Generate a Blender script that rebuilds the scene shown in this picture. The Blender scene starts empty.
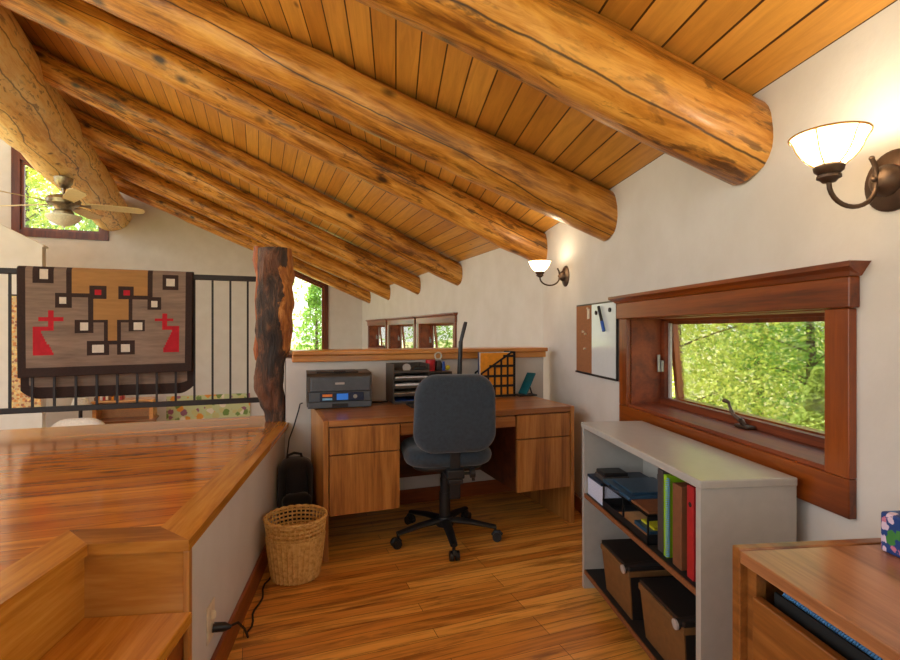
import bpy, bmesh, math, random
from mathutils import Vector, Matrix, noise
random.seed(7)
S = bpy.context.scene
COL = S.collection
PI = math.pi
PHI = math.radians(14.5)
XR = 1.235
CX, CY = 1.235, 4.187            # the corner where the two right-hand walls meet
SL = 0.43                        # roof pitch
E1 = Vector((math.cos(PHI), math.sin(PHI), 0)); E2 = Vector((-math.sin(PHI), math.cos(PHI), 0))
FAR = Matrix.Translation((CX, CY, 0)) @ Matrix.Rotation(PHI, 4, 'Z')      # frame of the far part of the house
LDIR = math.radians(3.2)
LFT = Matrix.Translation((-0.594, 1.543, 0)) @ Matrix.Rotation(LDIR, 4, 'Z')   # frame of the platform side wall

def toF(x, y):
    v = Vector((x - CX, y - CY, 0)); return (v.dot(E1), v.dot(E2))
def fromF(a, b, z=0):
    return Vector((CX, CY, z)) + E1 * a + E2 * b

# ------------------------------------------------------------------ colours and materials
def lin(c):
    c /= 255.0
    return c / 12.92 if c <= 0.04045 else ((c + 0.055) / 1.055) ** 2.4
def rgb(r, g, b): return (lin(r), lin(g), lin(b), 1)

class NT:
    def __init__(s, name):
        s.m = bpy.data.materials.new(name); s.m.use_nodes = True
        s.t = s.m.node_tree; s.b = s.t.nodes['Principled BSDF']; s.out = s.t.nodes['Material Output']
    def n(s, typ, **kw):
        nd = s.t.nodes.new(typ)
        for k, v in kw.items():
            if k.startswith('i_'):
                key = k[2:].replace('_', ' ')
                nd.inputs[key].default_value = v
            else: setattr(nd, k, v)
        return nd
    def l(s, a, b): s.t.links.new(a, b)
    def coords(s, scale=(1, 1, 1), rot=(0, 0, 0), loc=(0, 0, 0)):
        tc = s.n('ShaderNodeTexCoord'); mp = s.n('ShaderNodeMapping')
        mp.inputs['Scale'].default_value = scale; mp.inputs['Rotation'].default_value = rot; mp.inputs['Location'].default_value = loc
        s.l(tc.outputs['Object'], mp.inputs['Vector']); return mp.outputs['Vector']
    def noise(s, vec, scale=5, detail=5, rough=0.55, dist=0.0):
        nd = s.n('ShaderNodeTexNoise'); nd.inputs['Scale'].default_value = scale; nd.inputs['Detail'].default_value = detail
        nd.inputs['Roughness'].default_value = rough; nd.inputs['Distortion'].default_value = dist
        if vec: s.l(vec, nd.inputs['Vector'])
        return nd.outputs['Fac']
    def ramp(s, fac, stops):
        r = s.n('ShaderNodeValToRGB'); cr = r.color_ramp
        while len(cr.elements) > 1: cr.elements.remove(cr.elements[-1])
        cr.elements[0].position = stops[0][0]; cr.elements[0].color = stops[0][1]
        for p, c in stops[1:]:
            e = cr.elements.new(p); e.color = c
        s.l(fac, r.inputs['Fac']); return r.outputs['Color']
    def mix(s, fac, a, b, mode='MIX'):
        m = s.n('ShaderNodeMix'); m.data_type = 'RGBA'; m.blend_type = mode
        if isinstance(fac, (int, float)): m.inputs[0].default_value = fac
        else: s.l(fac, m.inputs[0])
        for sock, v in ((m.inputs[6], a), (m.inputs[7], b)):
            if isinstance(v, tuple): sock.default_value = v
            else: s.l(v, sock)
        return m.outputs[2]
    def math(s, op, a, b=None):
        m = s.n('ShaderNodeMath'); m.operation = op
        for i, v in enumerate((a, b)):
            if v is None: continue
            if isinstance(v, (int, float)): m.inputs[i].default_value = v
            else: s.l(v, m.inputs[i])
        return m.outputs[0]
    def bump(s, h, strength=0.2, dist=0.01):
        b = s.n('ShaderNodeBump'); b.inputs['Strength'].default_value = strength; b.inputs['Distance'].default_value = dist
        s.l(h, b.inputs['Height']); s.l(b.outputs['Normal'], s.b.inputs['Normal'])
    def done(s, color=None, rough=0.5, metal=0.0, coat=0.0, spec=None):
        if color is not None:
            if isinstance(color, tuple): s.b.inputs['Base Color'].default_value = color
            else: s.l(color, s.b.inputs['Base Color'])
        if isinstance(rough, (int, float)): s.b.inputs['Roughness'].default_value = rough
        else: s.l(rough, s.b.inputs['Roughness'])
        s.b.inputs['Metallic'].default_value = metal
        if coat: s.b.inputs['Coat Weight'].default_value = coat; s.b.inputs['Coat Roughness'].default_value = 0.18
        if spec is not None: s.b.inputs['Specular IOR Level'].default_value = spec
        return s.m

def plain(name, c, rough=0.5, metal=0.0, var=0.06, scale=40, bump=0.0, coat=0.0):
    t = NT(name); v = t.coords()
    f = t.noise(v, scale, 3)
    dark = tuple(x * (1 - var * 2) for x in c[:3]) + (1,); light = tuple(min(1, x * (1 + var * 2)) for x in c[:3]) + (1,)
    col = t.ramp(f, [(0.3, dark), (0.7, light)])
    if bump: t.bump(f, bump, 0.004)
    return t.done(col, rough, metal, coat)

def wood(name, dark, mid, light, axis=0, freq=14, rough=0.4, stretch=0.07, coat=0.0, bump=0.05):
    t = NT(name)
    sc = [1, 1, 1]; sc[axis] = stretch
    v = t.coords(tuple(sc))
    f = t.noise(v, freq, 6, 0.6, 0.6)
    g = t.noise(v, freq * 7, 3, 0.7)
    h = t.math('ADD', t.math('MULTIPLY', f, 0.75), t.math('MULTIPLY', g, 0.25))
    col = t.ramp(h, [(0.38, dark), (0.5, mid), (0.62, light)])
    t.bump(h, bump, 0.004)
    return t.done(col, rough, 0, coat)

def boards(name, c1, c2, mortar, w, row, axis_rot, rough, coat=0.0, msize=0.0015, grain=0.35, streak=None, knots=False, off=0.37, ofreq=3):
    """planks laid along the object's local X (axis_rot turns it)"""
    t = NT(name)
    v = t.coords((1, 1, 1), (0, 0, axis_rot))
    b = t.n('ShaderNodeTexBrick'); t.l(v, b.inputs['Vector'])
    b.offset = off; b.offset_frequency = ofreq; b.squash = 1.0
    for k, val in (('Scale', 1.0), ('Brick Width', w), ('Row Height', row), ('Mortar Size', msize), ('Mortar Smooth', 0.1), ('Bias', 0.0)):
        b.inputs[k].default_value = val
    b.inputs['Color1'].default_value = c1; b.inputs['Color2'].default_value = c2; b.inputs['Mortar'].default_value = mortar
    mp = t.n('ShaderNodeMapping'); mp.inputs['Scale'].default_value = (0.07, 1, 1); t.l(v, mp.inputs['Vector'])
    f = t.noise(mp.outputs['Vector'], 28, 6, 0.65, 0.8)
    gr = t.ramp(f, [(0.34, (1 - grain, 1 - grain * 1.15, 1 - grain * 1.3, 1)), (0.53, (1, 1, 1, 1)), (0.7, (1.14, 1.14, 1.12, 1))])
    col = t.mix(1.0, b.outputs['Color'], gr, 'MULTIPLY')
    if streak:
        mp2 = t.n('ShaderNodeMapping'); mp2.inputs['Scale'].default_value = (0.16, 1, 1); t.l(v, mp2.inputs['Vector'])
        f2 = t.noise(mp2.outputs['Vector'], 11, 4, 0.6, 1.2)
        col = t.mix(t.ramp(f2, [(0.6, (0, 0, 0, 1)), (0.72, (0.75, 0.75, 0.75, 1))]), col, streak)
    if knots:
        mp3 = t.n('ShaderNodeMapping'); mp3.inputs['Scale'].default_value = (0.6, 1, 1); t.l(v, mp3.inputs['Vector'])
        vo = t.n('ShaderNodeTexVoronoi'); vo.inputs['Scale'].default_value = 4.2; t.l(mp3.outputs['Vector'], vo.inputs['Vector'])
        col = t.mix(t.ramp(vo.outputs['Distance'], [(0.03, (0.8, 0.8, 0.8, 1)), (0.075, (0, 0, 0, 1))]), col, (0.16, 0.055, 0.015, 1))
    t.bump(b.outputs['Fac'], -0.35 if msize > 0.002 else -0.12, 0.006)
    return t.done(col, rough, 0, coat)

def log_mat(name, dark, mid, light, spot, crack_amt=0.9, rough=0.33, seedv=0.0, coat=0.15, angs=(0.6,), tw=0.0, amp=0.8, cw=1.0):
    t = NT(name)
    v = t.coords((0.1, 1, 1), (0, 0, 0), (seedv, seedv * 1.7, 0))
    f = t.noise(v, 24, 8, 0.68, 1.0)
    v2 = t.coords((0.35, 1, 1), (0, 0, 0), (seedv * 2.1, 3, seedv))
    f2 = t.noise(v2, 4.5, 4, 0.6, 0.5)
    h = t.math('ADD', t.math('MULTIPLY', f, 0.55), t.math('MULTIPLY', f2, 0.45))
    col = t.ramp(h, [(0.40, dark), (0.5, mid), (0.61, light)])
    # weathered flecks and blue-grey stains of the peeled log
    v3 = t.coords((0.28, 1, 1), (0, 0, 0), (seedv, 9, 2))
    f3 = t.noise(v3, 26, 4, 0.6, 0.4)
    f4 = t.noise(v2, 3.0, 2, 0.5)
    fl = t.math('MULTIPLY', t.ramp(f3, [(0.54, (0, 0, 0, 1)), (0.62, (1, 1, 1, 1))]), t.ramp(f4, [(0.44, (0, 0, 0, 1)), (0.56, (1, 1, 1, 1))]))
    col = t.mix(t.math('MULTIPLY', fl, 0.7), col, spot)
    vk = t.coords((0.55, 1, 1), (0, 0, 0), (seedv * 3, 1, 4))
    vo = t.n('ShaderNodeTexVoronoi'); vo.inputs['Scale'].default_value = 5.0; t.l(vk, vo.inputs['Vector'])
    col = t.mix(t.ramp(vo.outputs['Distance'], [(0.07, (0.95, 0.95, 0.95, 1)), (0.17, (0, 0, 0, 1))]), col, spot)
    # long drying checks that wander along the log
    if crack_amt:
        tc = t.n('ShaderNodeTexCoord'); sp = t.n('ShaderNodeSeparateXYZ'); t.l(tc.outputs['Object'], sp.inputs[0])
        ang = t.math('SUBTRACT', t.math('ARCTAN2', sp.outputs['Z'], sp.outputs['Y']), t.math('MULTIPLY', sp.outputs['X'], tw))
        w = t.n('ShaderNodeTexNoise'); w.noise_dimensions = '1D'; w.inputs['Scale'].default_value = 0.7; w.inputs['Detail'].default_value = 8
        t.l(t.math('ADD', sp.outputs['X'], seedv * 5), w.inputs['W'])
        tot = None
        for an in angs:
            d = t.math('ABSOLUTE', t.math('SUBTRACT', t.math('SUBTRACT', ang, an), t.math('MULTIPLY', t.math('SUBTRACT', w.outputs['Fac'], 0.5), amp)))
            c = t.ramp(d, [(0.022 * cw, (1, 1, 1, 1)), (0.06 * cw, (0, 0, 0, 1))])
            tot = c if tot is None else t.mix(1.0, tot, c, 'LIGHTEN')
        col = t.mix(t.math('MULTIPLY', tot, crack_amt), col, (0.035, 0.014, 0.005, 1))
    t.bump(h, 0.45, 0.02)
    return t.done(col, rough, 0, coat)

M = {}
def plaster():
    t = NT('plaster'); v = t.coords()
    f = t.noise(v, 3.5, 5, 0.6); g = t.noise(v, 38, 4, 0.6)
    col = t.ramp(f, [(0.3, rgb(204, 199, 190)), (0.7, rgb(214, 210, 203))])
    t.bump(t.math('ADD', f, t.math('MULTIPLY', g, 0.35)), 0.12, 0.02)
    return t.done(col, 0.75)
M['plaster'] = plaster()
M['ceil'] = boards('pine_ceiling_planks', rgb(214, 158, 74), rgb(188, 128, 50), rgb(64, 34, 10), 30.0, 0.122, 0, 0.38, 0.1, 0.004, 0.18, None, True)
M['floor'] = boards('oak_floor', rgb(246, 184, 88), rgb(214, 140, 56), rgb(106, 62, 20), 1.15, 0.068, 0, 0.3, 0.25, 0.0012, 0.55, rgb(104, 54, 20))
M['deck'] = boards('platform_boards', rgb(226, 146, 44), rgb(184, 104, 24), rgb(84, 46, 12), 2.3, 0.075, 0, 0.16, 0.5, 0.001, 0.4, rgb(92, 44, 16))
M['deckwood'] = wood('platform_trim', rgb(156, 94, 24), rgb(196, 130, 42), rgb(216, 154, 62), 1, 10, 0.25, 0.06, 0.4)
M['deckwoodx'] = wood('platform_panel', rgb(136, 82, 26), rgb(168, 108, 40), rgb(188, 130, 58), 0, 7, 0.25, 0.1, 0.4)
M['trimx'] = wood('red_fir_trim', rgb(84, 34, 6), rgb(122, 56, 11), rgb(146, 72, 18), 0, 10, 0.3, 0.06, 0.3)
M['trimy'] = wood('red_fir_trim_long', rgb(84, 34, 6), rgb(122, 56, 11), rgb(146, 72, 18), 1, 10, 0.3, 0.06, 0.3)
M['trimz'] = wood('red_fir_trim_upright', rgb(84, 34, 6), rgb(122, 56, 11), rgb(146, 72, 18), 2, 10, 0.3, 0.06, 0.3)
M['base'] = wood('baseboard_wood', rgb(98, 44, 16), rgb(138, 68, 28), rgb(160, 86, 40), 1, 10, 0.35, 0.06, 0.2)
M['basex'] = wood('baseboard_wood_x', rgb(98, 44, 16), rgb(138, 68, 28), rgb(160, 86, 40), 0, 10, 0.35, 0.06, 0.2)
M['ledge'] = wood('ledge_wood', rgb(176, 108, 44), rgb(212, 142, 66), rgb(228, 166, 88), 0, 10, 0.28, 0.06, 0.3)
M['deskx'] = wood('desk_wood_top', rgb(120, 70, 30), rgb(156, 98, 48), rgb(178, 120, 66), 0, 12, 0.28, 0.05, 0.3)
M['deskz'] = wood('desk_wood_front', rgb(130, 78, 30), rgb(172, 112, 50), rgb(194, 138, 72), 2, 13, 0.35, 0.06, 0.15)
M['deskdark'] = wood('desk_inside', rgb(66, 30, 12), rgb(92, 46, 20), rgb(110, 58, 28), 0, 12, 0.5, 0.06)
M['caby'] = wood('cabinet_top_wood', rgb(132, 84, 50), rgb(164, 110, 70), rgb(184, 132, 90), 1, 16, 0.3, 0.05, 0.3)
M['cabz'] = wood('cabinet_front_wood', rgb(96, 54, 18), rgb(130, 78, 30), rgb(154, 98, 44), 1, 12, 0.4, 0.06, 0.2)
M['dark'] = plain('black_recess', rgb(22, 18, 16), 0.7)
M['laminate'] = plain('grey_laminate', rgb(176, 173, 166), 0.28, 0, 0.02, 25)
M['particle'] = plain('particleboard_edge', rgb(128, 78, 40), 0.7, 0, 0.15, 120)
M['blackpl'] = plain('black_plastic', rgb(26, 26, 28), 0.42, 0, 0.05)
M['blackmatte'] = plain('black_matte', rgb(20, 19, 19), 0.7, 0, 0.1)
M['iron'] = plain('black_iron', rgb(38, 33, 31), 0.5, 0.3, 0.1)
M['bronze'] = plain('aged_bronze', rgb(84, 66, 54), 0.45, 0.65, 0.2, 18)
M['nickel'] = plain('antique_nickel', rgb(150, 138, 118), 0.3, 0.85, 0.15, 25)
M['steel'] = plain('grey_metal', rgb(148, 146, 142), 0.35, 0.8)
def fabric(name, c, sc=190, rough=0.9):
    t = NT(name); v = t.coords()
    w = t.n('ShaderNodeTexChecker'); w.inputs['Scale'].default_value = sc; t.l(v, w.inputs['Vector'])
    f = t.noise(v, 60, 3); g = t.noise(v, 7, 2)
    a = tuple(x * 0.72 for x in c[:3]) + (1,); b = tuple(x * 1.22 for x in c[:3]) + (1,)
    col = t.mix(t.math('MULTIPLY', w.outputs['Fac'], 0.5), t.ramp(f, [(0.3, a), (0.7, b)]), a)
    t.bump(f, 0.3, 0.004)
    m = t.done(col, rough); t.b.inputs['Sheen Weight'].default_value = 0.25; return m
M['chairfab'] = fabric('chair_fabric', rgb(46, 57, 68))
M['bagfab'] = fabric('bag_fabric', rgb(24, 22, 24), 120)
def wicker():
    t = NT('wicker'); v = t.coords()
    f = t.noise(v, 55, 4)
    col = t.ramp(f, [(0.25, rgb(178, 128, 56)), (0.5, rgb(216, 172, 96)), (0.75, rgb(234, 198, 126))])
    t.bump(f, 0.3, 0.004); return t.done(col, 0.55)
M['wicker'] = wicker()
def shade_mat():
    t = NT('lit_glass_shade')
    tr = t.n('ShaderNodeBsdfTranslucent'); tr.inputs['Color'].default_value = (1, 0.88, 0.66, 1)
    em = t.n('ShaderNodeEmission'); em.inputs['Color'].default_value = (1, 0.86, 0.60, 1); em.inputs['Strength'].default_value = 0.5
    add = t.n('ShaderNodeAddShader'); t.l(tr.outputs[0], add.inputs[0]); t.l(em.outputs[0], add.inputs[1])
    t.l(add.outputs[0], t.out.inputs['Surface']); return t.m
M['shade'] = shade_mat()
def emis(name, c, s):
    t = NT(name); t.b.inputs['Base Color'].default_value = c
    t.b.inputs['Emission Color'].default_value = c; t.b.inputs['Emission Strength'].default_value = s; return t.m
M['bulb'] = emis('lit_bulb', (1, 0.88, 0.66, 1), 12)
M['amber'] = plain('amber_glass_trim', rgb(176, 124, 44), 0.35, 0, 0.1)
M['lcd'] = emis('blue_lcd', rgb(40, 110, 200), 0.25)
def glass():
    t = NT('window_glass')
    tr = t.n('ShaderNodeBsdfTransparent'); tr.inputs['Color'].default_value = (0.95, 0.98, 0.96, 1)
    gl = t.n('ShaderNodeBsdfGlossy'); gl.inputs['Roughness'].default_value = 0.02
    fr = t.n('ShaderNodeFresnel'); fr.inputs['IOR'].default_value = 1.45
    mx = t.n('ShaderNodeMixShader'); t.l(t.math('MULTIPLY', fr.outputs[0], 0.7), mx.inputs[0]); t.l(tr.outputs[0], mx.inputs[1]); t.l(gl.outputs[0], mx.inputs[2])
    t.l(mx.outputs[0], t.out.inputs['Surface']); return t.m
M['glass'] = glass()
def P(name, *c, **k):
    M[name] = plain(name, rgb(*c), k.get('r', 0.55), k.get('m', 0), k.get('v', 0.06), k.get('s', 40)); return M[name]
P('paper', 226, 224, 220, r=0.8); P('paperedge', 196, 202, 224, r=0.8, v=0.1, s=200); P('redplastic', 178, 28, 34, r=0.35); P('bluepl', 36, 84, 170, r=0.4)
P('yellowpl', 206, 196, 40, r=0.5); P('orangecard', 226, 146, 26, r=0.6); P('tealpl', 10, 92, 104, r=0.4); P('darkblue', 28, 44, 66, r=0.4)
P('bluefolder', 44, 74, 100, r=0.3); P('greenpl', 140, 190, 28, r=0.4); P('brownbook', 118, 72, 42, r=0.6); P('redbinder', 168, 34, 36, r=0.45)
P('greybinder', 70, 62, 58, r=0.5); P('boxbrown', 118, 82, 44, r=0.6); P('boxlid', 30, 24, 22, r=0.55); P('printer', 72, 78, 84, r=0.4)
P('printerdark', 58, 52, 46, r=0.4); P('panelnavy', 20, 34, 60, r=0.25); P('labelorange', 226, 128, 52, r=0.4); P('labelblue', 120, 176, 214, r=0.4)
P('ivory', 224, 210, 180, r=0.45); P('cork', 150, 98, 60, r=0.9, v=0.2, s=160); P('meshgrey', 78, 70, 62, r=0.45, m=0.3); P('whiteboard', 214, 220, 220, r=0.12, v=0.01)
P('greenlight', 160, 210, 190, r=0.3); P('bladewood', 214, 196, 150, r=0.4); P('opal', 226, 226, 206, r=0.35); P('whitefab', 226, 222, 214, r=0.8)
P('purple', 96, 74, 120, r=0.4); P('lightwood', 206, 156, 104, r=0.5); P('clearcup', 206, 200, 180, r=0.2); P('greycap', 176, 168, 162, r=0.4)
P('rug_dark', 50, 34, 28, r=0.95, v=0.1, s=90)
P('rug_red', 174, 26, 38, r=0.95, v=0.06); P('rug_white', 206, 196, 178, r=0.95, v=0.05)
M['jamb'] = wood('window_jamb_wood', rgb(84, 34, 12), rgb(118, 52, 18), rgb(138, 66, 26), 1, 10, 0.55, 0.06, 0.0)
M['win_dark'] = wood('dark_window_frame', rgb(66, 28, 10), rgb(94, 42, 16), rgb(112, 56, 24), 2, 10, 0.4, 0.08, 0.1)

def weave(name, c, v):
    t = NT(name); vec = t.coords((.12, 1, 1)); f = t.noise(vec, 60, 4, .6); g = t.noise(vec, 14, 2)
    h = t.math('ADD', t.math('MULTIPLY', f, .5), t.math('MULTIPLY', g, .5))
    col = t.ramp(h, [(.35, tuple(x * (1 - v) for x in c[:3]) + (1,)), (.65, tuple(x * (1 + v) for x in c[:3]) + (1,))]); t.bump(f, .3, .004)
    M[name] = t.done(col, .95)
weave('rug_grey', rgb(128, 108, 92), .3); weave('rug_tan', rgb(158, 116, 66), .18)
LOGC = (rgb(122, 72, 20), rgb(190, 128, 48), rgb(222, 166, 82), rgb(54, 32, 18))
angset = [(-.72, 2.6), (-1.05, 2.2), (-.2,), (-.75, 2.9), (-.4,), (-.9,), (-.6,)]
tws = [.12, .36, .12, -.05, .1, .05, .05]
for i in range(7):
    M['log%d' % i] = log_mat('log_rafter_%d' % i, *LOGC, crack_amt=0.9, seedv=1.3 * i + 0.7, angs=angset[i], tw=tws[i], cw=.62)
M['ridge'] = log_mat('yellow_log', rgb(226, 172, 84), rgb(246, 208, 124), rgb(252, 224, 152), rgb(120, 76, 36), 0.75, 0.45, 4.2, 0.1, (-1.75, -2.35, -2.9), 0.02, 0.6, 0.38)

def post_mat():
    t = NT('bark_post'); v = t.coords((1, 1, 0.35)); f = t.noise(v, 16, 7, 0.68, 1.2)
    v2 = t.coords((1, 1, 0.4), (0, 0, 0), (0.35, 0.1, 0.0)); f2 = t.noise(v2, 7, 5, 0.6, 0.8)
    bark = t.ramp(f, [(0.35, rgb(26, 19, 15)), (0.52, rgb(70, 50, 38)), (0.66, rgb(128, 86, 56))])
    peel = t.ramp(f, [(0.35, rgb(128, 68, 26)), (0.52, rgb(196, 126, 56)), (0.66, rgb(224, 164, 92))])
    tc = t.n('ShaderNodeTexCoord'); sp = t.n('ShaderNodeSeparateXYZ'); t.l(tc.outputs['Object'], sp.inputs[0])
    zz = t.math('ABSOLUTE', t.math('SUBTRACT', sp.outputs['Z'], 0.72))
    k = t.math('ADD', t.math('MULTIPLY', sp.outputs['X'], 7.0), t.math('MULTIPLY', t.math('SUBTRACT', f2, 0.5), 2.2))
    k = t.math('SUBTRACT', k, t.math('MULTIPLY', zz, 1.3))
    col = t.mix(t.ramp(k, [(0.02, (0, 0, 0, 1)), (0.07, (1, 1, 1, 1))]), bark, peel)
    col = t.mix(t.math('MULTIPLY', t.ramp(f2, [(0.5, (0, 0, 0, 1)), (0.62, (1, 1, 1, 1))]), 0.35), col, rgb(150, 86, 42))
    t.bump(f, 0.8, 0.04); return t.done(col, 0.6)
M['post'] = post_mat()
def leaf_mat(name, a, b, tr):
    t = NT(name); v = t.coords(); f = t.noise(v, 1.7, 3); g = t.noise(v, 14, 2)
    col = t.ramp(t.math('ADD', t.math('MULTIPLY', f, 0.6), t.math('MULTIPLY', g, 0.4)), [(0.35, a), (0.65, b)])
    t.done(col, 0.6)
    tl = t.n('ShaderNodeBsdfTranslucent'); t.l(col, tl.inputs['Color'])
    mx = t.n('ShaderNodeMixShader'); mx.inputs[0].default_value = tr
    t.l(t.b.outputs[0], mx.inputs[1]); t.l(tl.outputs[0], mx.inputs[2]); t.l(mx.outputs[0], t.out.inputs['Surface']); return t.m
M['leaf_light'] = leaf_mat('leaf_light', rgb(176, 196, 66), rgb(236, 236, 140), 0.5)
M['leaf_mid'] = leaf_mat('leaf_mid', rgb(100, 150, 60), rgb(176, 206, 104), 0.45)
M['leaf_fir'] = leaf_mat('leaf_fir', rgb(150, 180, 80), rgb(220, 228, 130), 0.45)
M['bark'] = plain('tree_bark', rgb(96, 82, 66), 0.9, 0, 0.2, 12)
M['grass'] = plain('dry_grass_ground', rgb(152, 148, 100), 0.95, 0, 0.2, 2.0)
M['lowfloor'] = boards('lower_floor', rgb(190, 130, 76), rgb(160, 100, 54), rgb(80, 44, 20), 1.2, 0.08, 0, 0.4, 0.1, 0.001, 0.3)
def floral(name, sc, bg, cols):
    t = NT(name); v = t.coords()
    vo = t.n('ShaderNodeTexVoronoi'); vo.inputs['Scale'].default_value = sc; t.l(v, vo.inputs['Vector'])
    sp = t.n('ShaderNodeSeparateColor'); t.l(vo.outputs['Color'], sp.inputs[0])
    pet = t.ramp(sp.outputs[0], [((i + 0.0) / len(cols), c) for i, c in enumerate(cols)])
    t.t.nodes[-1].color_ramp.interpolation = 'CONSTANT' if hasattr(t.t.nodes[-1], 'color_ramp') else 'LINEAR'
    n = t.noise(v, sc * 3, 2)
    d = t.math('ADD', vo.outputs['Distance'], t.math('MULTIPLY', t.math('SUBTRACT', n, 0.5), 0.5))
    col = t.mix(t.ramp(d, [(0.5, (0, 0, 0, 1)), (0.56, (1, 1, 1, 1))]), pet, bg)
    return t.done(col, 0.5)
M['floralblue'] = floral('floral_blue_card', 48, rgb(24, 62, 130), [rgb(30, 100, 180), rgb(60, 130, 60), rgb(24, 62, 130), rgb(214, 196, 216), rgb(200, 120, 146), rgb(214, 196, 216)])
M['floralpaint'] = floral('flower_painting', 8, rgb(196, 204, 150), [rgb(230, 220, 200), rgb(150, 90, 110), rgb(110, 140, 60), rgb(226, 150, 40), rgb(200, 196, 130)])
M['tapestry'] = floral('patterned_cloth', 24, rgb(196, 170, 120), [rgb(190, 120, 60), rgb(220, 190, 120), rgb(150, 90, 60), rgb(210, 150, 80)])

# ------------------------------------------------------------------ mesh helpers
def B(): return bmesh.new()
def box(bm, x0, x1, y0, y1, z0, z1, bev=0.0, mtx=None, mi=0):
    r = bmesh.ops.create_cube(bm, size=1.0)
    vs = r['verts']
    for v in vs:
        v.co = Vector(((x0 + x1) / 2 + v.co.x * (x1 - x0), (y0 + y1) / 2 + v.co.y * (y1 - y0), (z0 + z1) / 2 + v.co.z * (z1 - z0)))
    fs = list({f for v in vs for f in v.link_faces})
    if bev > 0:
        es = list({e for v in vs for e in v.link_edges})
        o = bmesh.ops.bevel(bm, geom=es, offset=bev, segments=2, profile=0.5, affect='EDGES')
        vs = list({v for f in o['faces'] for v in f.verts} | {v for v in vs if v.is_valid}); fs = list({f for v in vs for f in v.link_faces})
    for f in fs: f.material_index = mi
    if mtx is not None:
        for v in vs: v.co = mtx @ v.co
    return vs
def prism(bm, poly, z0, z1, mtx=None):
    """poly in x,y; z0/z1 number or list per vertex"""
    n = len(poly)
    Z0 = z0 if isinstance(z0, (list, tuple)) else [z0] * n; Z1 = z1 if isinstance(z1, (list, tuple)) else [z1] * n
    lo = [bm.verts.new((p[0], p[1], Z0[i])) for i, p in enumerate(poly)]; hi = [bm.verts.new((p[0], p[1], Z1[i])) for i, p in enumerate(poly)]
    bm.faces.new(lo[::-1]); bm.faces.new(hi)
    for i in range(n): bm.faces.new((lo[i], lo[(i + 1) % n], hi[(i + 1) % n], hi[i]))
    if mtx is not None:
        for v in lo + hi: v.co = mtx @ v.co
def prism_y(bm, poly, y0, y1):
    """poly in x,z extruded along y"""
    n = len(poly)
    lo = [bm.verts.new((p[0], y0, p[1])) for p in poly]; hi = [bm.verts.new((p[0], y1, p[1])) for p in poly]
    bm.faces.new(lo); bm.faces.new(hi[::-1])
    for i in range(n): bm.faces.new((hi[i], hi[(i + 1) % n], lo[(i + 1) % n], lo[i]))
def tube(bm, pts, r, seg=10, cap=True, flat=None):
    pts = [Vector(p) for p in pts]; R = r if isinstance(r, (list, tuple)) else [r] * len(pts)
    rings = []; up = None
    for i, p in enumerate(pts):
        d = (pts[min(i + 1, len(pts) - 1)] - pts[max(i - 1, 0)]).normalized()
        if up is None: up = Vector((0, 0, 1)) if abs(d.z) < 0.9 else Vector((1, 0, 0))
        s = d.cross(up).normalized(); up = s.cross(d).normalized()
        k = flat or (1, 1)
        rings.append([bm.verts.new(p + (s * math.cos(2 * PI * j / seg) * k[0] + up * math.sin(2 * PI * j / seg) * k[1]) * R[i]) for j in range(seg)])
    for a, b in zip(rings, rings[1:]):
        for j in range(seg):
            f = bm.faces.new((a[j], a[(j + 1) % seg], b[(j + 1) % seg], b[j])); f.smooth = True
    if cap:
        bm.faces.new(rings[0][::-1]); bm.faces.new(rings[-1])
def cyl(bm, p0, p1, r, seg=16, r2=None): tube(bm, [p0, p1], [r, r if r2 is None else r2], seg)
def lathe(bm, prof, seg=24, c=(0, 0, 0), a0=0, close=False):
    rings = []
    for (r, z) in prof:
        rings.append([bm.verts.new((c[0] + r * math.cos(2 * PI * j / seg), c[1] + r * math.sin(2 * PI * j / seg), c[2] + z)) for j in range(seg)])
    for a, b in zip(rings, rings[1:]):
        for j in range(seg):
            f = bm.faces.new((a[j], a[(j + 1) % seg], b[(j + 1) % seg], b[j])); f.smooth = True
    if close:
        bm.faces.new(rings[0][::-1]); bm.faces.new(rings[-1])
def rrect(w, h, r, n=6):
    pts = []
    for cx, cy, a0 in ((w / 2 - r, h / 2 - r, 0), (-w / 2 + r, h / 2 - r, 90), (-w / 2 + r, -h / 2 + r, 180), (w / 2 - r, -h / 2 + r, 270)):
        for i in range(n + 1):
            a = math.radians(a0 + 90 * i / n); pts.append((cx + r * math.cos(a), cy + r * math.sin(a)))
    return pts
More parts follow.
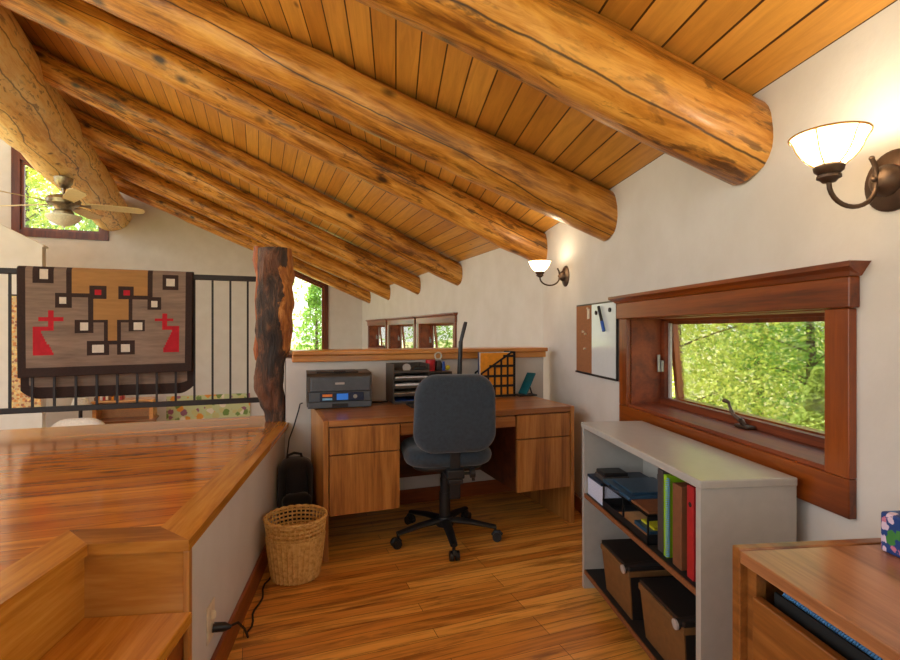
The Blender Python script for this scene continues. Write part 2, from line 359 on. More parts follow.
def cushion(bm, w, h, t, corner, mtx, inset=None, bulge=0.0, taper=0.0):
    """rounded slab in local xy, thickness along z, placed by mtx"""
    inset = inset or t * 0.45; n = 8; rings = []
    base = rrect(w, h, corner, 7)
    for k in range(n + 1):
        a = -PI / 2 + PI * k / n; e = inset * (1 - math.cos(a)); z = t / 2 * math.sin(a)
        sx, sy = (w - 2 * e) / w, (h - 2 * e) / h
        rings.append([bm.verts.new(mtx @ Vector((p[0] * sx * (1 + taper * p[1] / h), p[1] * sy, z))) for p in base])
    m = len(base)
    for a, b in zip(rings, rings[1:]):
        for j in range(m):
            f = bm.faces.new((a[j], a[(j + 1) % m], b[(j + 1) % m], b[j])); f.smooth = True
    for ring, sgn in ((rings[0], -1), (rings[-1], 1)):
        prev = ring
        for s in (0.75, 0.5, 0.25):
            cur = []
            for j, p in enumerate(base):
                e = inset; sx, sy = (w - 2 * e) / w * s, (h - 2 * e) / h * s
                cur.append(bm.verts.new(mtx @ Vector((p[0] * sx * (1 + taper * p[1] * s / h), p[1] * sy, sgn * (t / 2 + bulge * (1 - s * s))))))
            for j in range(m):
                q = (prev[j], prev[(j + 1) % m], cur[(j + 1) % m], cur[j]); f = bm.faces.new(q if sgn > 0 else q[::-1]); f.smooth = True
            prev = cur
        c = bm.verts.new(mtx @ Vector((0, 0, sgn * (t / 2 + bulge))))
        for j in range(m):
            q = (prev[j], prev[(j + 1) % m], c); f = bm.faces.new(q if sgn > 0 else q[::-1]); f.smooth = True
def sphere(bm, c, r, sz=(1, 1, 1), u=16, v=10):
    o = bmesh.ops.create_uvsphere(bm, u_segments=u, v_segments=v, radius=r)
    for vv in o['verts']: vv.co = Vector((c[0] + vv.co.x * sz[0], c[1] + vv.co.y * sz[1], c[2] + vv.co.z * sz[2]))
    for f in {f for vv in o['verts'] for f in vv.link_faces}: f.smooth = True

def obj(name, bm, mat, parent=None, mtx=None):
    me = bpy.data.meshes.new(name); bmesh.ops.recalc_face_normals(bm, faces=bm.faces[:])
    for e in bm.edges:
        if len(e.link_faces) == 2 and e.calc_face_angle(0) > .75: e.smooth = False
    bm.to_mesh(me); bm.free()
    for m in (mat if isinstance(mat, (list, tuple)) else [mat]): me.materials.append(M[m] if isinstance(m, str) else m)
    o = bpy.data.objects.new(name, me); COL.objects.link(o)
    if parent: o.parent = parent
    if mtx is not None: o.matrix_world = mtx
    return o
def tag(o, label, cat, group=None, kind=None):
    o['label'] = label; o['category'] = cat
    if group: o['group'] = group
    if kind: o['kind'] = kind
    return o
def thing(name, label, cat, mtx=None, group=None, kind=None):
    o = bpy.data.objects.new(name, None); COL.objects.link(o); o.empty_display_size = 0.1
    if mtx is not None: o.matrix_world = mtx
    return tag(o, label, cat, group, kind)
def struct(name, bm, mat, label, cat, mtx=None): return tag(obj(name, bm, mat, None, mtx), label, cat, None, 'structure')
def part(name, parent, mat, fn, label=None):
    bm = B(); fn(bm); o = obj(name, bm, mat, parent)
    if label: o['label'] = label
    return o
def pbox(name, parent, mat, *a, bev=0.0, label=None):
    bm = B(); box(bm, *a, bev=bev); o = obj(name, bm, mat, parent)
    if label: o['label'] = label
    return o
def copy_tree(o, parent=None):
    c = o.copy(); COL.objects.link(c)
    if parent: c.parent = parent
    for ch in list(o.children): copy_tree(ch, c)
    return c
def T(x, y, z, rz=0): return Matrix.Translation((x, y, z)) @ Matrix.Rotation(rz, 4, 'Z')
def TF(a, b, z, rz=0): return FAR @ T(a, b, z, rz)

# ------------------------------------------------------------------ the setting
LOWZ = -1.6
# floor of the office (object frame = far frame, boards along X)
wp = [(1.435, -1.2), (CX + .05, CY + .1), tuple(fromF(-2.3, -.14)[:2]), (-1.0, 3.2), (-1.0, -1.2)]
bm = B(); prism(bm, [toF(*p) for p in wp], -.15, 0)
struct('floor', bm, 'floor', 'polished oak strip floor of the office nook', 'floor', FAR)
bm = B(); prism(bm, [(-12, 8.2), (-12, -1.0), (0.2, -.14), (0.2, 8.2)], LOWZ - .1, LOWZ)
struct('floor', bm, 'lowfloor', 'wooden floor of the great room below the railing', 'floor', FAR)

# right wall with the awning window opening
WZ0, WZ1, WY0, WY1 = .82, 1.285, 1.33, 2.573
bm = B()
box(bm, XR, XR + .22, .62, WY0, -.15, 2.035); box(bm, XR, XR + .22, -1.2, .62, -.15, .1); box(bm, XR, XR + .22, -1.2, .62, 1.95, 2.035); box(bm, XR, XR + .22, -1.2, -1.1, .1, 1.95); box(bm, XR, XR + .22, WY1, CY, -.15, 2.035)  # bare opening out of view behind the camera, added to light the platform side
box(bm, XR, XR + .22, WY0, WY1, -.15, WZ0); box(bm, XR, XR + .22, WY0, WY1, WZ1, 2.035)
struct('wall_right', bm, 'plaster', 'white plaster wall with the wide awning window and both sconces', 'wall')
bm = B(); box(bm, -1.0, -.8, -1.42, -1.2, -.15, 3.1); box(bm, .3, XR + .22, -1.42, -1.2, -.15, 3.1); box(bm, -.8, .3, -1.42, -1.2, -.15, .8); box(bm, -.8, .3, -1.42, -1.2, 2.15, 3.1)  # unglazed gap in this unseen wall is added to let daylight in
struct('wall_front', bm, 'plaster', 'unseen plaster wall behind the camera with an opening added for daylight', 'wall')
# wall continuing beyond the half wall, with three windows
FW = [(2.83, 1.13), (4.60, 1.22), (6.44, 1.22)]          # centre along the wall, scale
FDZ = .03
bm = B(); b0 = 0.0
for c, s in FW:
    h0, h1 = c - .672 * s, c + .575 * s
    box(bm, 0, .22, b0, h0, LOWZ, 2.035); box(bm, 0, .22, h0, h1, LOWZ, WZ0 + FDZ); box(bm, 0, .22, h0, h1, WZ1 + FDZ, 2.035); b0 = h1
box(bm, 0, .22, b0, 8.2, LOWZ, 2.035)
prism(bm, [(0, 0), (.22, 0), (.22, .05)], LOWZ, 2.035)
struct('wall_far_right', bm, 'plaster', 'white plaster wall with three small windows beyond the half wall', 'wall', FAR)
# gable wall
def roofz(a): return 2.035 - SL * a
bm = B(); gb = 8.0
def strip(a0, a1, zb, zt0, zt1):
    prism(bm, [(a0, gb), (a1, gb), (a1, gb + .2), (a0, gb + .2)], [zb[0], zb[1], zb[1], zb[0]] if isinstance(zb, tuple) else zb, [zt0, zt1, zt1, zt0])
GL0, GL1, GLS = -2.0, -.77, .6
def gl_top(a): return 2.25 - .42 * (a + .77)
GH0, GH1, GHS = -6.535, -4.993, 2.97
def gh_top(a): return 3.85 - .5 * (a + 4.993)
strip(GL1, .22, LOWZ, roofz(GL1), roofz(.22))
strip(GL0, GL1, LOWZ, GLS, GLS); strip(GL0, GL1, (gl_top(GL0), gl_top(GL1)), roofz(GL0), roofz(GL1))
strip(GH1, GL0, LOWZ, roofz(GH1), roofz(GL0))
strip(GH0, GH1, LOWZ, GHS, GHS); strip(GH0, GH1, (gh_top(GH0), gh_top(GH1)), 6.2, 6.2)
strip(-10, GH0, LOWZ, 6.2, 6.2)
struct('wall_gable', bm, 'plaster', 'tall white gable wall at the far end of the great room', 'wall', FAR)
# stub wall of the great room seen above the rug
bm = B(); prism(bm, [(-5.41, 5.97), (-5.41, 6.12), (-8.0, 6.12), (-8.0, 5.97)], LOWZ, [2.54, 2.54, 3.9, 3.9])
prism(bm, [(-5.385, 5.945), (-5.385, 6.145), (-8.0, 6.145), (-8.0, 5.945)], [2.515, 2.515, 3.885, 3.885], [2.545, 2.545, 3.915, 3.915])
struct('wall_left', bm, 'plaster', 'lower white partition wall left behind the hanging rug', 'wall', FAR)
# half wall with its wooden ledge
bm = B(); box(bm, -2.075, -.165, -.28, -.14, LOWZ, 1.035); box(bm, -2.24, -2.075, -.27, -.14, LOWZ, .58)
struct('wall_back', bm, 'plaster', 'white half wall behind the desk', 'wall', FAR)
bm = B(); box(bm, -2.04, -.155, -.335, -.085, 1.055, 1.085, .006); box(bm, -2.04, -.158, -.31, -.28, 1.01, 1.055, .006)
struct('trim_1', bm, 'ledge', 'wooden ledge capping the half wall behind the desk', 'ledge', FAR)
bm = B(); box(bm, -2.0, -.165, -.295, -.28, 0, .1, .004)
struct('baseboard_back', bm, 'basex', 'brown baseboard along the half wall under the desk', 'baseboard', FAR)
bm = B(); box(bm, XR - .015, XR, -1.2, CY - .33, 0, .1, .004)
struct('baseboard_right', bm, 'base', 'brown baseboard along the right wall behind the bookcase', 'baseboard')
# raised platform: side wall, top, stair panels
LEN = 1.99
bm = B(); box(bm, -.12, -.016, .02, LEN, 0, .585)
struct('wall_platform', bm, 'plaster', 'white side wall under the raised wooden platform', 'wall', LFT)
bm = B(); box(bm, -.016, 0, .02, LEN - .08, 0, .105, .004)
struct('baseboard_left', bm, 'base', 'brown baseboard along the white platform wall', 'baseboard', LFT)
deck = [(-.594, 1.543), (-.70, 3.43), tuple(fromF(-2.16, .07)[:2]), tuple(fromF(-5.2, .07)[:2]), (-4.2, -1.0), (-.868, -1.0), (-.868, 1.543)]
bm = B(); prism(bm, [toF(*p) for p in deck], .585, .62)
struct('floor', bm, 'deck', 'glossy wooden top of the raised platform before the railing', 'floor', FAR)
bm = B()
prism(bm, [(-.60, 1.56), (-.72, 3.42), tuple(fromF(-2.16, .03)[:2]), tuple(fromF(-5.1, .03)[:2]), (-4.1, -1.0), (-.90, -1.0), (-.90, 1.56)], LOWZ, .584)
bmesh.ops.translate(bm, verts=bm.verts[:], vec=(-.09, 0, 0))
struct('wall_platform', bm, 'plaster', 'core of the raised platform below its wooden top', 'wall')
# border boards and nosing on the platform edge, mitred at the corner
bm = B()
prism(bm, [(.008, -.018), (.008, LEN - .09), (-.11, LEN - .09), (-.11, .10)], .589, .6212)
struct('trim_2', bm, 'deckwood', 'long border board along the platform edge above the white wall', 'trim', LFT)
bm = B(); prism(bm, [(-.857, 1.526), (-.587, 1.526), (-.704, 1.643), (-.975, 1.643)], .589, .6210)
struct('trim_3', bm, 'deckwoodx', 'short border board at the platform edge above the stair riser', 'trim')
bm = B(); prism(bm, [(-.857, -1.0), (-.857, 1.526), (-.975, 1.643), (-.975, -1.0)], .589, .6208)
struct('trim_4', bm, 'deckwood', 'border board at the platform edge left of the stair', 'trim')
bm = B(); box(bm, -.875, -.60, 1.543, 1.56, 0, .588)
struct('trim_5', bm, 'deckwoodx', 'brown wooden end panel beside the stair tread', 'panel')
bm = B(); box(bm, -.89, -.874, -1.0, 1.543, .2, .588)
struct('trim_6', bm, 'deckwood', 'light wooden riser panel below the platform edge', 'panel')
bm = B(); box(bm, -.606, -.59, 1.536, 1.562, 0, .586, .003)
struct('trim_7', bm, 'deskz', 'narrow upright corner strip where stair meets white wall', 'trim')
# stair treads
st = thing('stair_step', 'upper wooden stair tread beside the white platform wall', 'stair', T(0, 0, 0), None, 'structure')
pbox('tread', st, 'deckwood', -.874, -.582, -1.0, 1.541, .375, .41, bev=.005)
pbox('riser', st, 'trimx', -.625, -.607, -1.0, 1.541, .02, .374)
st2 = thing('stair_step', 'lowest stair tread at the office floor, just below the frame', 'stair', T(0, 0, 0), None, 'structure')
pbox('tread', st2, 'deckwood', -.606, -.30, -1.0, 1.42, .17, .205, bev=.005)
pbox('riser', st2, 'trimx', -.345, -.327, -1.0, 1.42, 0, .169)

# ceilings: object frame has X along the wall, Y down-slope so that planks run along X
def ceiling(poly_world, frame_dir, inner, label):
    """frame at the corner; local X along wall, local Y horizontal away from the wall scaled by the pitch"""
    n = Vector((-frame_dir.y, frame_dir.x, 0))
    ax = frame_dir; ay = (n + Vector((0, 0, SL))).normalized(); az = ax.cross(ay).normalized()
    m = Matrix((( ax.x, ay.x, az.x, CX), (ax.y, ay.y, az.y, CY), (ax.z, ay.z, az.z, 2.035), (0, 0, 0, 1)))
    k = math.sqrt(1 + SL * SL)
    pl = []
    for p in poly_world:
        v = Vector((p[0] - CX, p[1] - CY, 0)); pl.append((v.dot(ax), v.dot(n) * k))
    bm = B(); prism(bm, pl, 0, .09)
    return struct('ceiling', bm, 'ceil', label, 'ceiling', m)
BIS = Vector((-math.cos(PHI / 2), -math.sin(PHI / 2), 0))
ce = Vector((CX, CY, 0)) + BIS * 5.25
cs = Vector((CX, CY, 0)) - BIS * .25
ceiling([(cs.x, cs.y), (ce.x, ce.y), (ce.x, -1.2), (cs.x, -1.2)], Vector((0, 1, 0)), 0, 'pine plank ceiling over the office nook')
q0 = fromF(.25, 8.3); q1 = fromF(-5.21, 8.3)
ceiling([(cs.x, cs.y), (q0.x, q0.y), (q1.x, q1.y), (ce.x, ce.y)], E2, 0, 'pine plank ceiling over the great room beyond the desk')

bm = B(); box(bm, -10.2, -4.9, -1.0, 8.3, 6.2, 6.3)  # unseen slab added to hold back sky light from the open left side
struct('ceiling', bm, 'ceil', 'unseen flat ceiling added left of the big log beam to cut sky light', 'ceiling', FAR)

# ------------------------------------------------------------------ logs
def make_log(name, p0, p1, r0, r1, mat, seed, label, group=None, nx=90, ns=32, wob=.05, cat='log beam'):
    p0 = Vector(p0); p1 = Vector(p1); d = p1 - p0; L = d.length; d.normalize()
    up = Vector((0, 0, 1)); s = up.cross(d).normalized(); u = d.cross(s).normalized()
    m = Matrix(((d.x, s.x, u.x, p0.x), (d.y, s.y, u.y, p0.y), (d.z, s.z, u.z, p0.z), (0, 0, 0, 1)))
    bm = B(); rings = []
    rnd = random.Random(seed); knots = [(rnd.random() * L, rnd.random() * 2 * PI, rnd.uniform(.012, .034)) for _ in range(int(L * 4))]
    for i in range(nx + 1):
        x = L * i / nx; r = r0 + (r1 - r0) * i / nx; ring = []
        oy = noise.noise(Vector((x * .7, seed * 3.1, 0))) * r * .06; oz = noise.noise(Vector((x * .7, seed * 3.1, 7))) * r * .05
        for j in range(ns):
            a = 2 * PI * j / ns
            k = 1 + wob * noise.noise(Vector((x * 1.3, math.cos(a) * 1.2 + seed, math.sin(a) * 1.2))) * 1.6 + wob * .5 * noise.noise(Vector((x * 5, math.cos(a) * 3 + seed, math.sin(a) * 3)))
            for kx, ka, kh in knots:
                da = (a - ka + PI) % (2 * PI) - PI
                q = ((x - kx) / .09) ** 2 + (da * r / .06) ** 2
                if q < 6: k += kh / r * .45 * math.exp(-q)
            ring.append(bm.verts.new((x, oy + math.cos(a) * r * k, oz + math.sin(a) * r * k)))
        rings.append(ring)
    for a, b in zip(rings, rings[1:]):
        for j in range(ns):
            f = bm.faces.new((a[j], a[(j + 1) % ns], b[(j + 1) % ns], b[j])); f.smooth = True
    bm.faces.new(rings[0][::-1]); bm.faces.new(rings[-1])
    return tag(obj(name, bm, mat, None, m), label, cat, group)
BEAM0 = (-4.23, -.7)
GR = 'log rafters under the plank ceiling'
ZC = 2.035 - .153
def rafter_N(y, r, mat, seed, label):
    # ends at the wall, runs up-slope away from it
    make_log('log_rafter', (XR + .04, y, ZC - SL * .04), (-3.9, y, ZC + SL * (XR + 3.9)), r, r * 1.08, mat, seed, label, GR)
def rafter_F(b, r, mat, seed, label, dz=0):
    p0 = fromF(.04, b, ZC - SL * .04 + dz); p1 = fromF(-5.2, b, ZC + SL * 5.2 + dz)
    make_log('log_rafter', p0, p1, r, r * 1.08, mat, seed, label, GR)
rafter_N(1.69, .137, 'log0', 1, 'thick log rafter nearest the camera, ending beside the large sconce at right')
rafter_N(2.87, .136, 'log1', 2, 'log rafter with a long dark crack, ending on the wall between the two sconces')
pC0 = Vector((CX, CY, ZC)) - BIS * .03; pC1 = Vector((CX, CY, ZC)) + BIS * 5.2; pC1.z = ZC + SL * 5.2 * math.cos(PHI / 2)
make_log('log_rafter', pC0, pC1, .13, .14, 'log2', 3, 'stained log rafter ending in the corner right behind the small far sconce', GR)
rafter_F(1.94, .125, 'log3', 4, 'log rafter ending above the nearest of the three small windows, next beyond the corner rafter')
rafter_F(3.58, .125, 'log4', 5, 'third log rafter counting from the far gable wall')
rafter_F(5.42, .125, 'log5', 6, 'second log rafter from the far gable wall', .02)
rafter_F(7.15, .12, 'log6', 7, 'farthest log rafter, running just before the gable wall', .035)
make_log('log_beam', fromF(*BEAM0, 3.53), fromF(-4.95, 8.0, 3.5), .385, .335, 'ridge', 11, 'huge pale yellow log beam at upper left carrying the ceiling fan', None, 70, 36, .05)

# ------------------------------------------------------------------ windows
def make_window(name, label, mtx, sy=1.0):
    """local: origin at wall face, X into the wall, Y along the wall; opening y -.64..+.61"""
    w = thing(name, label, 'window', mtx, None, 'structure')
    y0, y1 = -.672 * sy, .575 * sy
    part('head_casing', w, 'trimy', lambda bm: (box(bm, -.032, 0, y0 - .09, y1 + .11, WZ1 - .005, WZ1 + .08, .004),
         prism_y2(bm, [(0, WZ1 + .08), (-.036, WZ1 + .08), (-.046, WZ1 + .092), (-.064, WZ1 + .102), (-.064, WZ1 + .116), (0, WZ1 + .116)], y0 - .09, y1 + .11)))
    pbox('side_casing', w, 'trimz', -.024, 0, y0 - .08, y0, WZ0 - .002, WZ1 - .006, bev=.003)
    pbox('side_casing', w, 'trimz', -.024, 0, y1, y1 + .09, WZ0 - .002, WZ1 - .006, bev=.003)
    pbox('apron', w, 'trimy', -.024, 0, y0 - .08, y1 + .09, WZ0 - .11, WZ0 - .003, bev=.003)
    def jamb(bm):
        box(bm, 0, .215, y0 - .015, y0 + .008, WZ0, WZ1); box(bm, 0, .215, y1 - .008, y1 + .015, WZ0, WZ1)
        box(bm, 0, .215, y0, y1, WZ1 - .008, WZ1 + .004); box(bm, -.012, .215, y0, y1, WZ0 - .002, WZ0 + .012)
        box(bm, .165, .185, y0 + .008, y0 + .018, WZ0, WZ1); box(bm, .165, .185, y1 - .04, y1 - .008, WZ0, WZ1)
        box(bm, .160, .190, y0, y1, WZ0, WZ0 + .045); box(bm, .165, .185, y0, y1, WZ1 - .02, WZ1)
    part('jamb', w, 'jamb', jamb)
    sm = Matrix.Translation((.20, 0, WZ1 - .006)) @ Matrix.Rotation(math.radians(-5), 4, 'Y')
    s0, s1, h = y0 + .012, y1 - .02, .45
    def sash(bm):
        for a in ((0, .03, s0, s0 + .03, -h, 0), (0, .03, s1 - .03, s1, -h, 0), (0, .03, s0 + .03, s1 - .03, -h, -h + .03), (0, .03, s0 + .03, s1 - .03, -.03, 0)):
            box(bm, *a, mtx=sm)
    part('sash', w, 'trimz', sash)
    part('pane', w, 'glass', lambda bm: box(bm, .012, .018, s0 + .025, s1 - .025, -h + .025, -.025, mtx=sm))
    def seal(bm):
        box(bm, .186, .196, y1 - .06, y1 - .012, WZ0 + .03, WZ1 - .03)
    part('weather_strip', w, 'greycap', seal)
    hd = part('crank_handle', w, 'bronze', lambda bm: (box(bm, .115, .158, -.16, -.085, WZ0 + .0125, WZ0 + .026, .005), cyl(bm, (.135, -.12, WZ0 + .022), (.122, -.115, WZ0 + .046), .011, 10),
         tube(bm, [(.122, -.115, WZ0 + .042), (.118, -.08, WZ0 + .058), (.116, -.058, WZ0 + .09), (.116, -.052, WZ0 + .108)], [.009, .0075, .006, .006], 8),
         cyl(bm, (.116, -.053, WZ0 + .106), (.100, -.038, WZ0 + .114), .008, 10)), 'dark bronze crank handle')
    part('sash_lock', w, 'steel', lambda bm: (box(bm, .15, .17, y1 - .035, y1 - .008, 1.0, 1.06, .003), box(bm, .135, .15, y1 - .028, y1 - .016, 1.0, 1.09, .003)))
    return w
def prism_y2(bm, poly, y0, y1):
    """cornice with mitred returns: each end projects as far as the profile does"""
    n = len(poly); pr = [.004, .004, .014, .032, .032, .032]
    lo = [bm.verts.new((p[0], y0 - pr[i], p[1])) for i, p in enumerate(poly)]; hi = [bm.verts.new((p[0], y1 + pr[i], p[1])) for i, p in enumerate(poly)]
    for q in (lo, hi):
        for k in range(1, n - 1): bm.faces.new((q[0], q[k], q[k + 1]))
    for i in range(n): bm.faces.new((hi[i], hi[(i + 1) % n], lo[(i + 1) % n], lo[i]))
make_window('window_1', 'wide red-brown awning window beside the grey bookcase', T(XR, 2.0, 0))
lbl = ['nearest of the three small windows above the ledge', 'middle of the three small windows above the ledge', 'farthest of the three small windows above the ledge']
for i, (c, s) in enumerate(FW):
    make_window('window_%d' % (i + 2), lbl[i], TF(0, c, FDZ), s)
def frame_quad(bm, pts, w, b0, b1):
    """frame around a polygon of (a,z) points, inset w, from depth b0 to b1"""
    n = len(pts); c = Vector((sum(p[0] for p in pts) / n, sum(p[1] for p in pts) / n)); P2 = [Vector(p) for p in pts]; ins = []
    for i in range(n):
        p, a, b = P2[i], P2[i - 1], P2[(i + 1) % n]
        d1 = (p - a).normalized(); d2 = (b - p).normalized(); n1 = Vector((-d1.y, d1.x)); n2 = Vector((-d2.y, d2.x))
        if n1.dot(c - p) < 0: n1 = -n1
        if n2.dot(c - p) < 0: n2 = -n2
        bis = (n1 + n2).normalized(); ins.append(p + bis * (w / max(.2, bis.dot(n1))))
    V = {}
    for k, src in (('o', P2), ('i', ins)):
        for d, bb in ((0, b0), (1, b1)): V[k, d] = [bm.verts.new((p.x, bb, p.y)) for p in src]
    for i in range(n):
        j = (i + 1) % n
        bm.faces.new((V['o', 0][i], V['o', 0][j], V['i', 0][j], V['i', 0][i])); bm.faces.new((V['o', 1][i], V['o', 1][j], V['i', 1][j], V['i', 1][i]))
        bm.faces.new((V['o', 0][i], V['o', 0][j], V['o', 1][j], V['o', 1][i])); bm.faces.new((V['i', 0][i], V['i', 0][j], V['i', 1][j], V['i', 1][i]))
    return ins
def gable_window(name, label, pts, w):
    t = thing(name, label, 'window', TF(0, gb, 0), None, 'structure')
    bm = B(); ins = frame_quad(bm, pts, w, -.03, .06); obj('frame', bm, 'win_dark', t)
    bm = B(); ins2 = frame_quad(bm, [tuple(p) for p in ins], .05, .03, .08); obj('sash', bm, 'trimz', t)
    bm = B(); prism_y(bm, [tuple(p) for p in ins], .05, .058); obj('pane', bm, 'glass', t)
gable_window('window_5', 'slant-topped gable window between the log post and the three small windows', [(GL0, GLS), (GL1, GLS), (GL1, gl_top(GL1)), (GL0, gl_top(GL0))], .085)
gable_window('window_6', 'high dark-framed gable window behind the ceiling fan', [(GH0, GHS), (GH1, GHS), (GH1, gh_top(GH1)), (GH0, gh_top(GH0))], .13)

# ------------------------------------------------------------------ log post, railing, rug
def make_post():
    pth = [(-2.121, .0, .17), (-2.13, .62 - .62, .17)]
    zs = [0, .04, .12, .22, .30, .38, .48, .56, .68, .80, .92, 1.05, 1.135]
    cx = [.014, .012, -.006, -.030, -.030, -.024, .004, .002, .004, .006, .006, .002, .002]
    rr = [.066, .068, .080, .092, .094, .092, .100, .108, .112, .122, .112, .108, .108]
    bm = B(); rings = []; n = 28; nz = 80
    for k in range(nz + 1):
        z = 1.135 * k / nz
        i = max(j for j in range(len(zs)) if zs[j] <= z + 1e-6); i = min(i, len(zs) - 2); t = (z - zs[i]) / (zs[i + 1] - zs[i]); t = t * t * (3 - 2 * t)
        x = cx[i] + (cx[i + 1] - cx[i]) * t; r = rr[i] + (rr[i + 1] - rr[i]) * t; ring = []
        for j in range(n):
            a = 2 * PI * j / n; q = 1 + .16 * noise.noise(Vector((math.cos(a) * 1.6, math.sin(a) * 1.6, z * 4))) + .10 * noise.noise(Vector((math.cos(a) * 4, math.sin(a) * 4, z * 11))) + .04 * noise.noise(Vector((math.cos(a) * 9, math.sin(a) * 9, z * 26)))
            ring.append(bm.verts.new((x + r * q * math.cos(a), r * q * math.sin(a), z)))
        rings.append(ring)
    for a, b in zip(rings, rings[1:]):
        for j in range(n):
            f = bm.faces.new((a[j], a[(j + 1) % n], b[(j + 1) % n], b[j])); f.smooth = True
    bm.faces.new(rings[0][::-1]); bm.faces.new(rings[-1])
    t = thing('log_post', 'short dark bark-covered log post at the platform corner', 'post', TF(-2.145, -.17, .622))
    obj('trunk', bm, 'post', t)
    bm = B()
    tube(bm, [(-.075, .035, .37), (-.098, .035, .41), (-.105, .035, .47), (-.092, .035, .60), (-.098, .035, .8), (-.092, .035, .95), (-.106, .035, 1.06), (-.102, .035, 1.15)], [.012, .024, .026, .020, .024, .020, .030, .024], 12)
    o = obj('split_slab', bm, wood('peeled_slab', rgb(120, 58, 24), rgb(180, 100, 48), rgb(214, 146, 84), 2, 16, .55, .15), t); o['label'] = 'peeled orange strip of trunk along its left side'
    return t
make_post()
rail = thing('balcony_railing', 'black metal balcony railing along the far edge of the platform', 'railing', TF(0, .115, 0))
pbox('top_rail', rail, 'iron', -5.15, -2.215, -.02, .02, 1.562, 1.597, bev=.004)
pbox('bottom_rail', rail, 'iron', -5.15, -2.215, -.016, .016, .708, .742, bev=.003)
a = -2.3135; bmz = None
for i in range(26):
    bb = B(); box(bb, a - .0065, a + .0065, -.0065, .0065, .740, 1.564)
    obj('baluster', bb, 'iron', rail); a -= .1125
def rug_col(X, Y):
    d, g, tn, rd, wh = 0, 1, 2, 3, 4
    def R(x0, x1, y0, y1): return x0 <= X <= x1 and y0 <= Y <= y1
    if X < 72 or X > 562 or Y > 378: return d
    sq = [((95, 152, 70, 127), (112, 138, 88, 115), wh), ((157, 204, 155, 200), (170, 190, 167, 188), wh), ((257, 308, 130, 170), (272, 294, 141, 161), rd),
          ((214, 268, 235, 277), (228, 254, 246, 268), wh), ((250, 316, 303, 346), (265, 300, 315, 338), wh), ((342, 396, 303, 346), (353, 382, 315, 337), wh),
          ((378, 430, 235, 275), (392, 420, 246, 268), wh), ((345, 392, 132, 170), (360, 382, 142, 161), rd), ((438, 482, 163, 206), (451, 470, 175, 195), wh), ((484, 537, 92, 140), (498, 524, 102, 127), wh)]
    for o, i, c in sq:
        if R(*o): return c if R(*i) else d
    for r in ((190, 204, 70, 165), (190, 270, 156, 168), (255, 268, 160, 240), (262, 314, 235, 246), (302, 315, 235, 306), (312, 346, 303, 313), (340, 352, 235, 305), (346, 382, 235, 246), (378, 391, 160, 240), (388, 445, 160, 170), (438, 452, 80, 168)):
        if R(*r): return d
    if R(137, 155, 208, 268) or R(110, 180, 230, 240) or R(92, 155, 258, 270): return rd
    if 92 <= X and 268 <= Y <= 342 and X <= 118 + (int((Y - 270) / 8) * 8) * .55: return rd
    if R(484, 500, 215, 268) or R(462, 522, 232, 242) or R(484, 540, 258, 270): return rd
    if X <= 540 and 268 <= Y <= 342 and X >= 518 - (int((Y - 270) / 8) * 8) * .48: return rd
    if R(204, 440, 70, 166) or R(268, 380, 160, 240) or R(315, 342, 235, 304): return tn
    return g
def make_rug():
    # path over the rail: front down to z .94, back down to z .82
    NU = 134; W = .962
    path = []                 # (b, z, Y coordinate of the pattern)
    zt, zf, zb = 1.612, .935, .79
    nf = 78
    for k in range(nf + 1): z = zf + (1.585 - zf) * k / nf; path.append((-.030, z, 408 - (408 - 90) * k / nf))
    for k in range(1, 8): an = PI * k / 8; path.append((-.030 * math.cos(an), 1.585 + .027 * math.sin(an), 90 - 2 * k))
    nb = 78
    for k in range(nb + 1): z = 1.585 - (1.585 - zb) * k / nb; path.append((.030, z, 90 + (408 - 90) * k / nb))
    rows = []
    bm = B()
    for (b, z, Y) in path:
        row = []
        for i in range(NU + 1):
            u = i / NU; x = -W / 2 + W * u
            fall = max(0, (1.58 - z)) / .75
            zz = z + (.018 * (u - .5) * fall if b < 0 else 0)
            wv = .006 * fall * math.sin(u * 9 + z * 3) + .004 * fall * math.sin(u * 23)
            if b > 0:
                e = min(u, 1 - u); zz += fall * .05 * max(0, 1 - e / .1) ** 2
                xx = x * (1.005 + 0 * z)
            else: xx = x * (1 - .012 * fall)
            row.append(bm.verts.new((xx, b + (wv if b < 0 else wv * .5) - (0 if b > 0 else .004 * fall), zz)))
        rows.append((row, Y))
    for (r0, y0), (r1, y1) in zip(rows, rows[1:]):
        for i in range(NU):
            f = bm.faces.new((r0[i], r0[i + 1], r1[i + 1], r1[i])); f.smooth = True
            f.material_index = rug_col(50 + 535 * (i + .5) / NU, (y0 + y1) / 2)
    o = obj('woven_rug', bm, ['rug_dark', 'rug_grey', 'rug_tan', 'rug_red', 'rug_white'], None, TF(-3.138, .115, 0))
    md = o.modifiers.new('thickness', 'SOLIDIFY'); md.thickness = .006; md.offset = 0
    return tag(o, 'woven wool rug with dark squares and red figures draped over the railing', 'rug')
make_rug()

